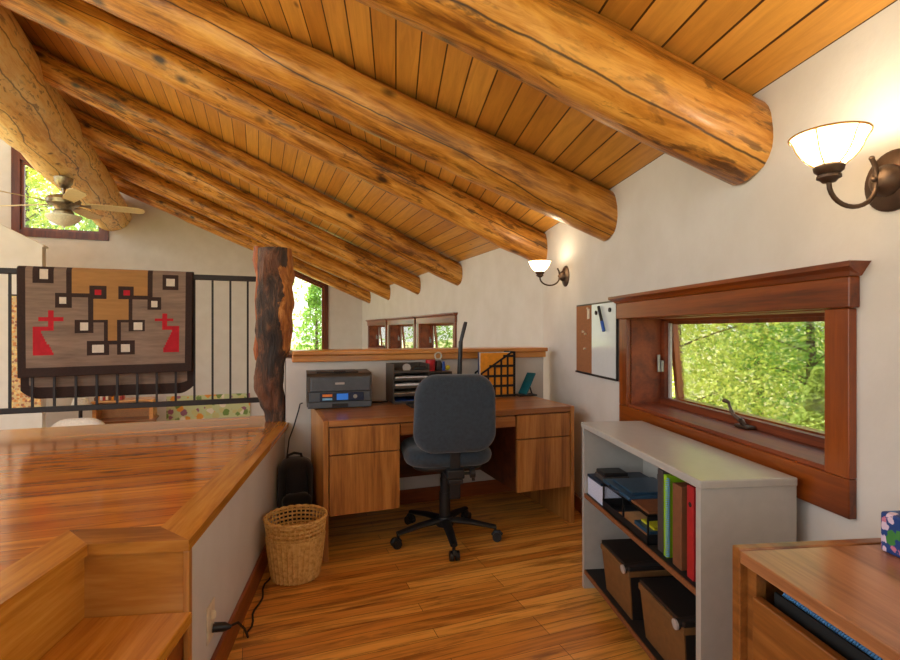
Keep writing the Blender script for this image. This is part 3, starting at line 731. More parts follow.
# ------------------------------------------------------------------ ceiling fan
fan = thing('ceiling_fan', 'five-bladed ceiling fan hanging from the huge yellow log at upper left', 'ceiling fan', TF(-4.56, 4.05, 0) @ Matrix.Translation((0, 0, 3.16)) @ Matrix.Scale(.80, 4) @ Matrix.Translation((0, 0, -3.22)))
part('canopy', fan, 'nickel', lambda bm: lathe(bm, [(.0, 3.22), (.13, 3.21), (.12, 3.13), (.07, 3.06), (.03, 3.04), (.03, 3.02)], 24))
part('downrod', fan, 'nickel', lambda bm: cyl(bm, (0, 0, 3.04), (0, 0, 2.93), .022))
part('motor_housing', fan, 'nickel', lambda bm: lathe(bm, [(0, 2.95), (.07, 2.94), (.20, 2.90), (.235, 2.85), (.22, 2.79), (.14, 2.76), (.11, 2.70), (.14, 2.66), (.13, 2.60), (0, 2.58)], 28))
part('light_bowl', fan, 'opal', lambda bm: lathe(bm, [(.05, 2.62), (.235, 2.61), (.24, 2.585), (.19, 2.52), (.10, 2.465), (.03, 2.445), (.015, 2.42), (0, 2.41)], 28))
for k in range(5):
    an = math.radians(8 - 72 * k)
    rm = Matrix.Rotation(an, 4, 'Z') @ Matrix.Translation((0, 0, 2.80)) @ Matrix.Rotation(math.radians(-13), 4, 'X')
    bm = B(); prism(bm, [(.30, -.075), (.5, -.095), (1.02, -.11), (1.09, -.08), (1.11, 0), (1.09, .08), (1.02, .11), (.5, .095), (.30, .075)], -.006, .006, rm); bl = obj('blade', bm, 'bladewood', fan)
    bm = B(); prism(bm, [(.15, -.025), (.26, -.03), (.36, -.06), (.36, .06), (.26, .03), (.15, .025)], -.016, -.0065, rm); obj('blade_bracket', bm, 'nickel', bl)

# ------------------------------------------------------------------ wall sconces
def make_sconce(label, mtx, e=.195):
    """local: -X points out of the wall, origin at plate centre on the wall"""
    s = thing('wall_sconce', label, 'wall lamp', mtx, 'bronze wall sconces')
    rx = Matrix.Rotation(-PI / 2, 4, 'Y')
    def plate(bm):
        lathe(bm, [(0, 0), (.076, 0), (.076, .006), (.068, .012), (.058, .013), (.052, .018), (0, .018)], 32)
        for v in bm.verts: v.co = rx @ v.co
    part('wall_plate', s, 'bronze', plate)
    def dome(bm):
        lathe(bm, [(.04, .017), (.038, .03), (.028, .043), (.014, .05), (0, .052)], 24)
        for v in bm.verts: v.co = rx @ v.co
        sphere(bm, (-.055, 0, 0), .007)
    part('dome', s, 'bronze', dome)
    pts = [(-.045, 0, .008)]
    R = (e - .05) / 2
    cxm = -(.05 + R)
    pts = [(-.062, 0, .052), (-.053, 0, .036), (-.049, 0, .012)]
    for k in range(1, 14): an = PI * k / 14; pts.append((cxm + R * math.cos(an), 0, -.012 - .056 * math.sin(an)))
    pts += [(-e, 0, -.012), (-e, 0, .0)]
    part('arm', s, 'bronze', lambda bm: tube(bm, pts, .0058, 10))
    part('arm_scroll', s, 'bronze', lambda bm: sphere(bm, (-.062, 0, .053), .0065))
    part('socket_cup', s, 'bronze', lambda bm: lathe(bm, [(0, -.012), (.014, -.01), (.02, -.003), (.026, .0), (.026, .006), (.022, .01), (.031, .018), (.033, .027), (.03, .032), (0, .032)], 24, (-e, 0, 0)))
    prof = [(.029, .03), (.036, .036), (.048, .046), (.058, .058), (.066, .072), (.071, .086), (.077, .097), (.082, .105)]
    sh = part('shade', s, 'shade', lambda bm: lathe(bm, prof, 40, (-e, 0, 0)), 'glowing cream glass bell shade')
    part('rim_band', sh, 'amber', lambda bm: tube(bm, [(-e + .0825 * math.cos(2 * PI * k / 40), .0825 * math.sin(2 * PI * k / 40), .105) for k in range(41)], .0026, 8, False))
    for k in range(6):
        an = PI / 6 + k * PI / 3
        part('rib', sh, 'amber', lambda bm: tube(bm, [(-e + (r + .0022) * math.cos(an), (r + .0022) * math.sin(an), z) for r, z in prof], .0018, 6))
    part('bulb', s, 'bulb', lambda bm: sphere(bm, (-e, 0, .062), .017, (1, 1, 1.3)), 'lit bulb inside the shade')
    L = bpy.data.lights.new('sconce_light', 'POINT'); L.energy = 3.0; L.color = (1, .80, .55); L.shadow_soft_size = .03
    lo = bpy.data.objects.new('sconce_light', L); COL.objects.link(lo); lo.location = mtx @ Vector((-e, 0, .098))
    return s
make_sconce('large lit bronze wall sconce near the camera, high on the right wall', T(XR, 1.145, 1.592), .178)
make_sconce('small-looking lit bronze wall sconce far away near the corner', T(XR, 3.604, 1.612))

# ------------------------------------------------------------------ pin board
pb = thing('pin_board', 'combined cork and white board hanging left of the wide window', 'notice board', T(XR, 3.035, .935))
# local Y: -.32 (toward camera) .. +.32 ; X negative out of the wall
pbox('backing', pb, 'meshgrey', -.010, -.001, -.325, .325, 0, .452)
pbox('cork_panel', pb, 'cork', -.014, -.010, .045, .315, .012, .442)
pbox('whiteboard_panel', pb, 'whiteboard', -.014, -.010, -.315, .045, .012, .442)
pbox('bottom_edge', pb, 'blackmatte', -.018, -.010, -.325, .325, 0, .011)
pbox('side_edge', pb, 'blackmatte', -.018, -.010, -.325, -.316, 0, .452)
mk = tag(obj('marker_pen', (lambda b: (tube(b, [(0, .02, .07), (0, -.055, -.07)], .009, 10), b)[1])(B()), 'blackpl', None, T(XR - .027, 2.92, 1.29)), 'black dry-erase marker held slanting on the white board', 'pen')
part('cap', mk, 'bluepl', lambda b: tube(b, [(0, -.028, -.02), (0, -.058, -.076)], .0102, 10), 'blue marker barrel')
for y, z, m_, l in ((3.0, 1.325, 'blackmatte', 'small black magnet left of the marker on the white board'), (2.80, 1.335, 'blackmatte', 'small black magnet at the upper right of the white board')):
    tag(obj('board_magnet', (lambda b: (cyl(b, (0, 0, 0), (-.008, 0, 0), .013, 12), b)[1])(B()), m_, None, T(XR - .0145, y, z)), l, 'magnet')
kc = tag(obj('key_tag', (lambda b: (box(b, -.004, 0, -.018, .018, -.045, .02, .0015), cyl(b, (-.004, 0, .022), (-.012, 0, .022), .006, 10), b)[2])(B()), 'ivory', None, T(XR - .0145, 3.13, 1.335)), 'pale tag pinned at the top of the cork panel', 'tag')
for y, z, l in ((3.21, 1.21, 'left of the two middle push pins on the cork'), (3.17, 1.195, 'right of the two middle push pins on the cork'), (3.18, 1.10, 'lowest push pin on the cork panel')):
    tag(obj('push_pin', (lambda b: (cyl(b, (0, 0, 0), (-.012, 0, 0), .006, 10, .008), b)[1])(B()), 'ivory', None, T(XR - .0145, y, z)), l, 'pin', 'push pins on the cork board')

# ------------------------------------------------------------------ desk (far frame)
desk = thing('desk', 'brown wooden double-pedestal desk against the half wall', 'desk', TF(-1.15, -.66, 0))
DW, DF, DB = .775, -.345, .325       # half width, front, back
pbox('desktop', desk, 'deskx', -DW + .028, DW - .028, DF, DB, .708, .74, bev=.002)
for sx in (-1, 1):
    pbox('side_panel', desk, 'deskz', min(sx * DW, sx * (DW - .027)), max(sx * DW, sx * (DW - .027)), DF, DB, 0, .74, bev=.002)
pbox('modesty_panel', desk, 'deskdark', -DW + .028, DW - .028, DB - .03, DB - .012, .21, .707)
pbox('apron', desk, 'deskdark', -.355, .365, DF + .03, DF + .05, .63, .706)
pbox('pencil_drawer', desk, 'deskx', -.353, .363, DF + .012, DF + .03, .635, .700, bev=.002)
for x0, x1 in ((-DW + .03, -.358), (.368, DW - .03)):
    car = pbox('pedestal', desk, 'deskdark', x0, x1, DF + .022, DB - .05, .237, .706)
    pbox('drawer_front', car, 'deskz', x0 + .003, x1 - .003, DF + .001, DF + .021, .558, .700, bev=.002)
    pbox('drawer_front', car, 'deskz', x0 + .003, x1 - .003, DF + .001, DF + .021, .235, .552, bev=.002)
DZ = .7405
# printer
pr = thing('printer', 'dark grey laser printer with a blue display on the left end of the desk', 'printer', TF(-1.765, -.44, DZ, math.radians(-4)) @ Matrix.Scale(1.06, 4))
W2 = .185
def pbody(bm):
    prism_x(bm, [(-.125, .012), (-.132, .10), (-.125, .185), (-.10, .2), (.11, .205), (.13, .19), (.13, .012)], -W2, W2)
def prism_x(bm, poly, x0, x1):
    n = len(poly)
    lo = [bm.verts.new((x0, p[0], p[1])) for p in poly]; hi = [bm.verts.new((x1, p[0], p[1])) for p in poly]
    bm.faces.new(lo); bm.faces.new(hi[::-1])
    for i in range(n): bm.faces.new((lo[i], hi[i], hi[(i + 1) % n], lo[(i + 1) % n]))
part('body', pr, 'printerdark', pbody)
pbox('front_cover', pr, 'printer', -W2 + .02, W2 - .012, -.140, -.126, .098, .182, bev=.006)
pbox('paper_drawer', pr, 'printer', -W2 + .004, W2 - .006, -.140, -.122, .003, .040, bev=.005)
pbox('lower_cover', pr, 'printer', -W2 + .012, W2 - .012, -.138, -.126, .041, .096, bev=.003)
cp = pbox('control_panel', pr, 'panelnavy', -.115, .135, -.145, -.137, .044, .092, bev=.003)
pbox('display', cp, 'lcd', -.02, .045, -.147, -.1445, .05, .086)
pbox('sticker', cp, 'labelorange', -.10, -.045, -.147, -.1445, .07, .084, label='orange sticker')
pbox('sticker', cp, 'labelblue', -.10, -.045, -.147, -.1445, .05, .062, label='pale blue sticker')
part('button', cp, 'steel', lambda bm: cyl(bm, (.085, -.145, .068), (.085, -.149, .068), .012, 14))
pbox('drawer_grip', pr, 'blackmatte', -.045, .045, -.143, -.1395, .008, .028, bev=.002)
pbox('badge', pr, 'greycap', -.028, .025, -.1425, -.1395, .138, .150, bev=.001, label='small pale maker badge')
part('output_tray', pr, 'blackpl', lambda bm: (box(bm, -.13, .11, -.09, .09, .199, .208, .003), box(bm, -.035, .035, -.11, -.07, .205, .214, .003)))
for sx in (-1, 1):
    for yy in (-.10, .10): pbox('foot', pr, 'blackmatte', sx * .15 - .015, sx * .15 + .015, yy - .015, yy + .015, 0, .013)
# letter-tray organiser
og = thing('desk_organizer', 'dark mesh desk organizer stacked with papers between printer and chair', 'organizer', TF(-1.235, -.425, DZ))
def org(bm):
    for x in (-.19, .05, .21):
        box(bm, x, x + .006, -.10, .11, 0, .255 if x < .2 and x < .1 else .20)
    box(bm, -.19, .056, .104, .11, 0, .255); box(bm, .05, .216, .104, .11, 0, .20)
part('side_walls', og, 'meshgrey', org)
for z in (.0, .05, .10, .15, .20):
    bm = B(); box(bm, -.184, .05, -.10, .104, z, z + .005); box(bm, -.184, .05, -.104, -.098, z, z + .016); obj('tray', bm, 'meshgrey', og)
bm = B(); box(bm, .056, .21, -.10, .104, .195, .2); box(bm, .056, .21, -.10, .104, .0, .005); box(bm, .056, .21, -.10, .104, .1, .105); obj('tray', bm, 'meshgrey', og)
def sheets(name, z, h, mat, label, x0=-.175, x1=.045):
    bm = B(); box(bm, x0, x1, -.095, .09, 0, h); tag(obj(name, bm, mat, None, TF(-1.235, -.425, DZ + z)), label, 'paper', 'papers in the desk organizer')
sheets('folder', .0055, .012, 'bluepl', 'bright blue folder in the lowest tray of the desk organizer')
sheets('paper_stack', .0555, .012, 'ivory', 'cream papers in the second tray from the bottom of the desk organizer')
sheets('paper_stack', .1055, .022, 'paper', 'white paper stack in the middle tray of the desk organizer')
sheets('paper_stack', .1555, .018, 'paper', 'white paper stack in the tray next below the top of the desk organizer')
tag(obj('tape_roll', (lambda b: (tube(b, [(0, 0, .026), (0, .02, .026)], .026, 20), b)[1])(B()), 'greycap', None, TF(-1.33, -.51, DZ + .2055)), 'pale tape roll in the top tray of the desk organizer', 'tape')
tag(obj('stapler', (lambda b: (box(b, -.05, .05, -.015, .015, 0, .012, .003), prism_y(b, [(-.05, .012), (.05, .018), (.045, .036), (-.03, .03)], -.012, .012), b)[2])(B()), 'blackpl', None, TF(-1.245, -.50, DZ + .2055)), 'black stapler beside the tape roll in the top organizer tray', 'stapler')
cup = tag(obj('pencil_cup', (lambda b: (lathe(b, [(0, 0), (.030, 0), (.034, .075), (.031, .075), (.027, .004), (0, .004)], 20), b)[1])(B()), 'redplastic', None, TF(-1.14, -.43, DZ + .2005)), 'red plastic cup on the desk organizer', 'cup')
tag(obj('dark_jar', (lambda b: (lathe(b, [(0, 0), (.022, 0), (.028, .02), (.028, .045), (.02, .06), (.02, .066), (0, .066)], 18), b)[1])(B()), 'greybinder', None, TF(-1.075, -.40, DZ + .2005)), 'small dark brown jar right of the red cup', 'jar')
tag(obj('ball', (lambda b: (sphere(b, (0, 0, .018), .018), b)[1])(B()), 'yellowpl', None, TF(-1.012, -.42, DZ + .2005)), 'small yellow-green ball just above the chair back', 'ball')
tag(obj('glue_stick', (lambda b: (cyl(b, (0, 0, 0), (0, 0, .045), .010, 14), cyl(b, (0, 0, .045), (0, 0, .062), .0085, 14), b)[2])(B()), 'bluepl', None, TF(-1.045, -.43, DZ + .2005)), 'small blue stick between dark jar and yellow ball', 'stick')
gs = thing('desk_globe', 'small glassy ring ornament above the blue stick', 'ornament', TF(-1.055, -.345, DZ + .2005))
part('stand', gs, 'clearcup', lambda b: cyl(b, (0, 0, 0), (0, 0, .07), .012, 12, .006))
part('ring', gs, 'clearcup', lambda b: tube(b, [(.024 * math.cos(2 * PI * k / 24), 0, .096 + .024 * math.sin(2 * PI * k / 24)) for k in range(25)], .006, 8))
# black desk lamp
lm = thing('desk_lamp', 'slim black folding desk lamp standing behind the chair back', 'lamp', TF(-.93, -.43, DZ))
part('lamp_base', lm, 'blackpl', lambda b: lathe(b, [(0, 0), (.075, 0), (.075, .012), (.06, .018), (0, .02)], 28))
part('stem', lm, 'blackpl', lambda b: tube(b, [(0, 0, .018), (.004, 0, .2), (.012, 0, .40)], [.018, .017, .015], 12, True, (1, 1)))
part('light_head', lm, 'blackpl', lambda b: tube(b, [(.011, 0, .39), (.018, 0, .42), (.048, .01, .515), (.054, .01, .535)], [.015, .016, .017, .015], 10, True, (1, .8)))
# magazine file with orange folder
mf = thing('magazine_file', 'black mesh magazine file on the desk right of the chair back', 'magazine file', TF(-.64, -.40, DZ))
MW, MH, MT = .135, .325, .055
def side(bm, y):
    def topz(x): return MH if x > .105 else .17 + (MH - .17) * max(0, (x + MW) / (.105 + MW))
    # slanting top bar, frame and grid bars
    prism_y(bm, [(-MW, .16), (-MW, .175), (.105, MH), (MW, MH), (MW, MH - .014), (.108, MH - .014)], y, y + .004)
    nx = 5
    for i in range(nx + 1):
        x = -MW + (2 * MW - .014) * i / nx; box(bm, x, x + .014, y, y + .004, 0, topz(x) - .004)
    for k in range(5):
        z = .071 * k
        xs = -MW if z < .165 else -MW + (z - .17) / (MH - .17) * (.105 + MW)
        box(bm, xs, MW, y, y + .004, z, z + .017)
part('mesh_side', mf, 'blackmatte', lambda b: side(b, -MT)); part('mesh_side', mf, 'blackmatte', lambda b: side(b, MT - .004))
pbox('mesh_back', mf, 'blackmatte', MW, MW + .004, -MT, MT, 0, MH); pbox('mesh_front', mf, 'blackmatte', -MW - .004, -MW, -MT, MT, 0, .165); pbox('bottom', mf, 'blackmatte', -MW, MW, -MT + .004, MT - .004, 0, .003)
def fold(y, t, h, mat, name, label, x0=-MW + .004):
    bm = B(); box(bm, x0, MW - .006, y, y + t, 0, h, .001); tag(obj(name, bm, mat, None, TF(-.64, -.40, DZ + .0035)), label, 'folder', 'folders in the magazine file')
fold(-.048, .012, .313, 'orangecard', 'folder', 'orange folder in front in the magazine file')
fold(-.032, .010, .316, 'paper', 'folder', 'white folder behind the orange one in the magazine file', -MW - .0 + .002)
fold(-.020, .010, .314, 'purple', 'folder', 'violet folder in the middle of the magazine file', -MW + .002)
fold(-.008, .012, .318, 'bluefolder', 'folder', 'grey-blue folder at the back of the magazine file', -MW + .002)
# teal phone on a stand
w_ = Vector((.43, -.9, 0)); h_ = Vector((.105, .05, .15)).normalized(); nn = w_.cross(h_).normalized(); w_.normalize()
ph_m = FAR @ Matrix.Translation((-.435, -.44, DZ + .0125)) @ Matrix(((w_.x, h_.x, nn.x, 0), (w_.y, h_.y, nn.y, 0), (w_.z, h_.z, nn.z, 0), (0, 0, 0, 1)))
tag(obj('phone', (lambda b: (box(b, -.038, .038, 0, .185, -.006, .006, .004), b)[1])(B()), 'tealpl', None, ph_m), 'teal phone leaning on a stand at the right end of the desk', 'phone')
ps = thing('phone_stand', 'low black phone stand at the right rear corner of the desk', 'stand', TF(-.43, -.44, DZ))
pbox('base', ps, 'blackpl', -.055, .09, -.05, .045, 0, .010, bev=.003)
part('back_rest', ps, 'blackpl', lambda b: tube(b, [(.088, .028, .008), (.062, .02, .072)], .006, 8))
# dark laptop / keyboard at desk front beside the chair
kb = thing('keyboard', 'dark keyboard lying on the desk left behind the chair back', 'keyboard', TF(-1.23, -.66, DZ))
pbox('case', kb, 'blackpl', -.13, .2, -.06, .07, 0, .014, bev=.003)
for r in range(4):
    pbox('key_row', kb, 'blackmatte', -.125, .195, -.052 + r * .029, -.029 + r * .029, .0135, .019)
pc = B(); tube(pc, [(-.105, .0, .006), (-.07, -.03, .006), (-.02, -.05, .006), (.03, -.03, .006)], .005, 8)
tag(obj('cable', pc, 'blackmatte', None, TF(-1.47, -.40, DZ)), 'black cable on the desk between printer and organizer', 'cable')

# ------------------------------------------------------------------ office chair
ch = thing('office_chair', 'swivel office chair with dark blue-grey upholstery at the desk', 'chair', T(.288, 2.985, 0, math.radians(4)))
Rx = Matrix.Rotation
cm = Matrix.Translation((.012, -.265, .772)) @ Matrix.Rotation(math.radians(93), 4, 'X') 
part('backrest', ch, 'chairfab', lambda b: cushion(b, .445, .425, .085, .115, cm, .035, .012, -.06))
pbox('back_shell_seam', ch, 'blackpl', -.03, .05, -.226, -.215, .60, .80, bev=.004)
part('seat', ch, 'chairfab', lambda b: cushion(b, .50, .47, .10, .12, Matrix.Translation((0, .0, .515)), .045, .010))
part('seat_pan', ch, 'blackpl', lambda b: cushion(b, .40, .38, .03, .10, Matrix.Translation((0, .0, .455)), .012))
part('tilt_mechanism', ch, 'blackpl', lambda b: (box(b, -.07, .07, -.12, .10, .415, .445, .008), box(b, -.035, .045, -.255, -.11, .42, .44, .006)))
part('back_bar', ch, 'blackpl', lambda b: (box(b, -.012, .048, -.238, -.222, .30, .66, .006), box(b, -.03, .066, -.262, -.215, .415, .465, .008), box(b, -.022, .058, -.258, -.218, .385, .414, .006)))
part('adjusting_knob', ch, 'blackpl', lambda b: (cyl(b, (.066, -.24, .44), (.10, -.24, .44), .008, 10), tube(b, [(.10, -.24, .44), (.125, -.24, .44)], .026, 12), tube(b, [(.112, -.24, .47), (.118, -.245, .40)], .009, 8)))
part('gas_lift', ch, 'blackpl', lambda b: (cyl(b, (0, 0, .09), (0, 0, .27), .033, 20), cyl(b, (0, 0, .27), (0, 0, .35), .028, 20), cyl(b, (0, 0, .35), (0, 0, .42), .024, 20)))
part('hub', ch, 'blackpl', lambda b: lathe(b, [(0, .075), (.05, .075), (.055, .10), (.045, .13), (0, .135)], 20))
for k in range(5):
    an = math.radians(346 - 4 + 72 * k); d = Vector((math.cos(an), math.sin(an), 0))
    bm = B(); tube(bm, [d * .03 + Vector((0, 0, .108)), d * .16 + Vector((0, 0, .10)), d * .30 + Vector((0, 0, .078))], [.03, .026, .020], 10, True, (1, .62)); lg = obj('leg', bm, 'blackpl', ch)
    c = d * .295; s = Vector((-d.y, d.x, 0))
    def cast(bm):
        cyl(bm, c + Vector((0, 0, .045)), c + Vector((0, 0, .08)), .009, 10)
        q = c + d * .012
        for sg in (-1, 1): cyl(bm, q + s * sg * .006 + Vector((0, 0, .0265)), q + s * sg * .026 + Vector((0, 0, .0265)), .026, 18)
        tube(bm, [q - d * .026 + Vector((0, 0, .03)), q - d * .012 + Vector((0, 0, .05)), q + d * .012 + Vector((0, 0, .052)), q + d * .026 + Vector((0, 0, .035))], .011, 8)
    part('caster', lg, 'blackpl', cast)

# ------------------------------------------------------------------ wicker basket
bk = thing('wicker_basket', 'round woven wicker wastebasket on the floor beside the white platform wall', 'basket', T(-.492, 2.60, 0))
def br(z): return .108 + .038 * (z / .295) ** .8
def bwall(bm):
    ns = 72
    for k in range(0, 30):
        z = .012 + k * .0068; r = br(z) ; ring = []
        tube(bm, [((r + .0026 * (1 if j % 2 else -1)) * math.cos(2 * PI * j / ns), (r + .0026 * (1 if j % 2 else -1)) * math.sin(2 * PI * j / ns), z) for j in range(ns + 1)], .0042, 5, False)
part('woven_wall', bk, 'wicker', bwall)
def stakes(bm):
    for j in range(34):
        an = 2 * PI * j / 34
        tube(bm, [((br(z) + .0045) * math.cos(an), (br(z) + .0045) * math.sin(an), z) for z in (.006, .07, .14, .208)], .0038, 6)
part('stakes', bk, 'wicker', stakes)
part('bottom', bk, 'wicker', lambda b: lathe(b, [(0, .003), (.108, .003), (.112, .012), (.0, .014)], 40))
def oband(bm):
    for z in (.222, .242, .262, .282):
        for dz in (-.0025, .0025): tube(bm, [(br(z) * math.cos(2 * PI * j / 48), br(z) * math.sin(2 * PI * j / 48), z + dz) for j in range(49)], .0028, 5, False)
    for j in range(40):
        an = 2 * PI * j / 40
        tube(bm, [(br(z) * math.cos(an), br(z) * math.sin(an), z) for z in (.205, .25, .292)], .0036, 5)
part('open_weave_band', bk, 'wicker', oband)
def rim(bm):
    for k in range(2):
        tube(bm, [((br(.296) + .004 * math.cos(j * .9 + k * PI)) * math.cos(2 * PI * j / 84), (br(.296) + .004 * math.cos(j * .9 + k * PI)) * math.sin(2 * PI * j / 84), .297 + .004 * math.sin(j * .9 + k * PI)) for j in range(85)], .0055, 6, False)
part('rim', bk, 'wicker', rim)

# ------------------------------------------------------------------ backpack, outlet, cords
bp = thing('backpack', 'black backpack on the floor between the platform wall and the desk', 'backpack', TF(-2.035, -.62, 0))
def bagbody(bm):
    cushion(bm, .20, .46, .17, .07, Matrix.Translation((0, .05, .232)) @ Matrix.Rotation(PI / 2, 4, 'X'), .05, .015)
    for v in bm.verts:
        v.co += Vector((1, 1, .6)) * .013 * noise.noise(v.co * 11) * 1.5; v.co.z = max(v.co.z, .001)
part('main_bag', bp, 'bagfab', bagbody)
def pocket(bm):
    cushion(bm, .17, .27, .08, .05, Matrix.Translation((0, -.055, .145)) @ Matrix.Rotation(PI / 2, 4, 'X'), .03, .01)
    for v in bm.verts: v.co += Vector((1, 1, .6)) * .008 * noise.noise(v.co * 12); v.co.z = max(v.co.z, .001)
part('front_pocket', bp, 'bagfab', pocket)
part('top_handle', bp, 'blackmatte', lambda b: tube(b, [(-.05, .05, .44), (-.045, .05, .475), (-.01, .05, .487), (.03, .05, .478), (.04, .05, .44)], .008, 8))
for sx in (-1, 1): part('strap', bp, 'blackmatte', lambda b: tube(b, [(sx * .05, -.02, .42), (sx * .062, -.045, .35), (sx * .066, -.05, .25), (sx * .07, -.03, .12)], .012, 8, True, (1, .4)))
ol = thing('wall_outlet', 'ivory electrical outlet low on the white platform wall', 'outlet', LFT @ T(-.016, .26, .235))
pbox('cover_plate', ol, 'ivory', 0, .005, -.04, .04, -.062, .062, bev=.002)
for z in (-.022, .022): part('receptacle', ol, 'ivory', lambda b: cushion(b, .034, .03, .006, .012, Matrix.Translation((.006, 0, z)) @ Matrix.Rotation(PI / 2, 4, 'Z') @ Matrix.Rotation(PI / 2, 4, 'Y'), .002))
pc = thing('power_cord', 'black power cord plugged into the ivory outlet and running along the baseboard', 'cord', LFT @ T(0, .26, 0))
part('plug', pc, 'blackpl', lambda b: tube(b, [(-.006, 0, .213), (.03, .004, .21), (.05, .01, .205)], [.016, .015, .006], 12), 'flat black plug')
pts = [(.045, .01, .206), (.06, .06, .19), (.06, .16, .11), (.05, .26, .02)]
for k in range(16):
    t_ = k / 15; pts.append((.035 + .009 * math.sin(k * 1.3) , .31 + t_ * .66, .0065 + (.004 if k % 3 == 0 else 0)))
part('cable', pc, 'blackmatte', lambda b: tube(b, pts, .0042, 8))
bm = B(); tube(bm, [(-1.975, -.30, .745), (-1.99, -.305, .74), (-2.0, -.31, .70), (-2.03, -.32, .60), (-2.06, -.33, .52), (-2.075, -.34, .40)], .0045, 8)
tag(obj('cord', bm, 'blackmatte', None, FAR), 'black cord hanging down from the left rear of the desk', 'cord')

# ------------------------------------------------------------------ bookcase and its contents
bc = thing('bookcase', 'low grey laminate bookcase under the wide window', 'bookcase', T(.885, 1.40, 0))
BD, BL = .302, .95
pbox('top', bc, 'laminate', -.006, BD, -.006, BL + .004, .756, .782, bev=.004)
pbox('end_panel', bc, 'laminate', 0, BD, 0, .025, 0, .756); pbox('end_panel', bc, 'laminate', 0, BD, BL - .025, BL, 0, .756)
pbox('back_panel', bc, 'laminate', BD - .012, BD, .025, BL - .025, .02, .756)
sh = pbox('shelf', bc, 'blackmatte', .006, BD - .012, .025, BL - .025, .432, .450); pbox('shelf_edge', sh, 'particle', 0, .006, .025, BL - .025, .432, .450)
sh = pbox('shelf', bc, 'blackmatte', .006, BD - .012, .025, BL - .025, .072, .090); pbox('shelf_edge', sh, 'particle', 0, .006, .025, BL - .025, .072, .090)
def BC(x, y, z, rz=0): return T(.885 + x, y, z, rz)
SZ = .4505
def slab(name, mat, dx, dy, dz, m, label, cat, group=None, bev=.002):
    bm = B(); box(bm, 0, dx, 0, dy, 0, dz, bev); return tag(obj(name, bm, mat, None, m), label, cat, group)
# far left: paper stack, folders, calculator
slab('paper_stack', 'paperedge', .24, .17, .082, BC(.015, 2.148, SZ), 'tall stack of white paper at the far end of the bookcase shelf', 'paper')
slab('document_case', 'darkblue', .26, .165, .012, BC(.012, 2.153, SZ + .0825), 'dark blue folder on top of the white paper stack', 'folder')
tk = thing('hard_case', 'blue translucent document case lying on the letter tray', 'case', BC(.01, 1.885, SZ + .1075, 0))
pbox('shell', tk, 'bluefolder', 0, .235, 0, .25, 0, .016, bev=.005)
pbox('raised_lid', tk, 'bluefolder', .03, .21, .03, .22, .0155, .022, bev=.004)
part('handle', tk, 'darkblue', lambda b: tube(b, [(.0, .08, .008), (-.012, .09, .008), (-.012, .16, .008), (.0, .17, .008)], .004, 6))
ck = thing('calculator', 'thick dark grey desk calculator on top of the blue folder', 'calculator', BC(.03, 2.17, SZ + .095))
pbox('case', ck, 'greybinder', 0, .12, 0, .10, 0, .022, bev=.004); pbox('lid', ck, 'blackpl', .004, .116, .004, .096, .0215, .038, bev=.004)
# black two-tier letter tray
lt = thing('letter_tray', 'black two-tier letter tray with papers on the bookcase shelf', 'letter tray', BC(.012, 1.74, SZ))
TW, TD = .40, .255
for z, nm in ((0, 'lower_tray'), (.10, 'upper_tray')):
    def tr(bm):
        box(bm, 0, TD, 0, TW, z, z + .004); box(bm, 0, .004, 0, TW, z, z + (.028 if z == 0 else .006)); box(bm, TD - .004, TD, 0, TW, z, z + .035)
        box(bm, 0, TD, 0, .004, z, z + .035) if z == 0 else box(bm, 0, TD, 0, .004, z - .015, z + .006); box(bm, 0, TD, TW - .004, TW, z, z + .035 if z == 0 else z + .006)
    part(nm, lt, 'blackpl', tr)
for x in (0.001, TD - .007):
    for y in (.001, TW / 2, TW - .007): pbox('post', lt, 'blackpl', x, x + .006, y, y + .006, .0, .104)
slab('folder', 'brownbook', .235, .135, .010, BC(.018, 1.745, SZ + .1065), 'brown folder lying on the near end of the black letter tray', 'folder')
slab('paper_stack', 'lightwood', .22, .26, .018, BC(.025, 1.75, SZ + .0045), 'tan papers in the bottom of the black letter tray', 'paper')
slab('notebook', 'bluefolder', .16, .12, .015, BC(.03, 1.76, SZ + .0232), 'blue notebook on the tan papers inside the letter tray', 'notebook')
slab('notepad', 'yellowpl', .13, .10, .008, BC(.05, 1.765, SZ + .0388), 'yellow notepad on the blue notebook inside the letter tray', 'notepad')
# upright binders and books
def upright(name, mat, y, t, h, d, x, label, cat, parts=None):
    bm = B(); box(bm, 0, d, 0, t, 0, h, .002); return tag(obj(name, bm, mat, None, BC(x, y, SZ)), label, cat, 'books standing on the bookcase shelf')
upright('binder', 'greybinder', 1.668, .036, .285, .24, .03, 'dark grey-brown binder left of the green notebook', 'binder')
g = upright('notebook', 'greenpl', 1.632, .022, .278, .215, .025, 'lime green spiral notebook standing on the shelf', 'notebook')
def coil(bm):
    pts = [(-.002 + .006 * math.cos(k * .9), -.008 + .006 * math.sin(k * .9), .008 + .262 * k / 260) for k in range(261)]
    tube(bm, pts, .0018, 5)
part('spiral', g, 'labelblue', coil, 'pale wire spiral')
upright('binder', 'darkblue', 1.600, .014, .26, .22, .05, 'thin dark notebook between green notebook and brown book', 'notebook')
upright('book', 'brownbook', 1.540, .052, .268, .19, .022, 'thick brown book standing between green notebook and red binder', 'book')
upright('binder', 'blackmatte', 1.515, .018, .27, .2, .05, 'thin black binder between brown book and red binder', 'binder')
r = upright('binder', 'redbinder', 1.470, .036, .287, .24, .02, 'red ring binder at the near end of the bookcase shelf', 'binder')
part('finger_hole', r, 'blackmatte', lambda b: cyl(b, (-.0006, .018, .23), (.003, .018, .23), .008, 14))
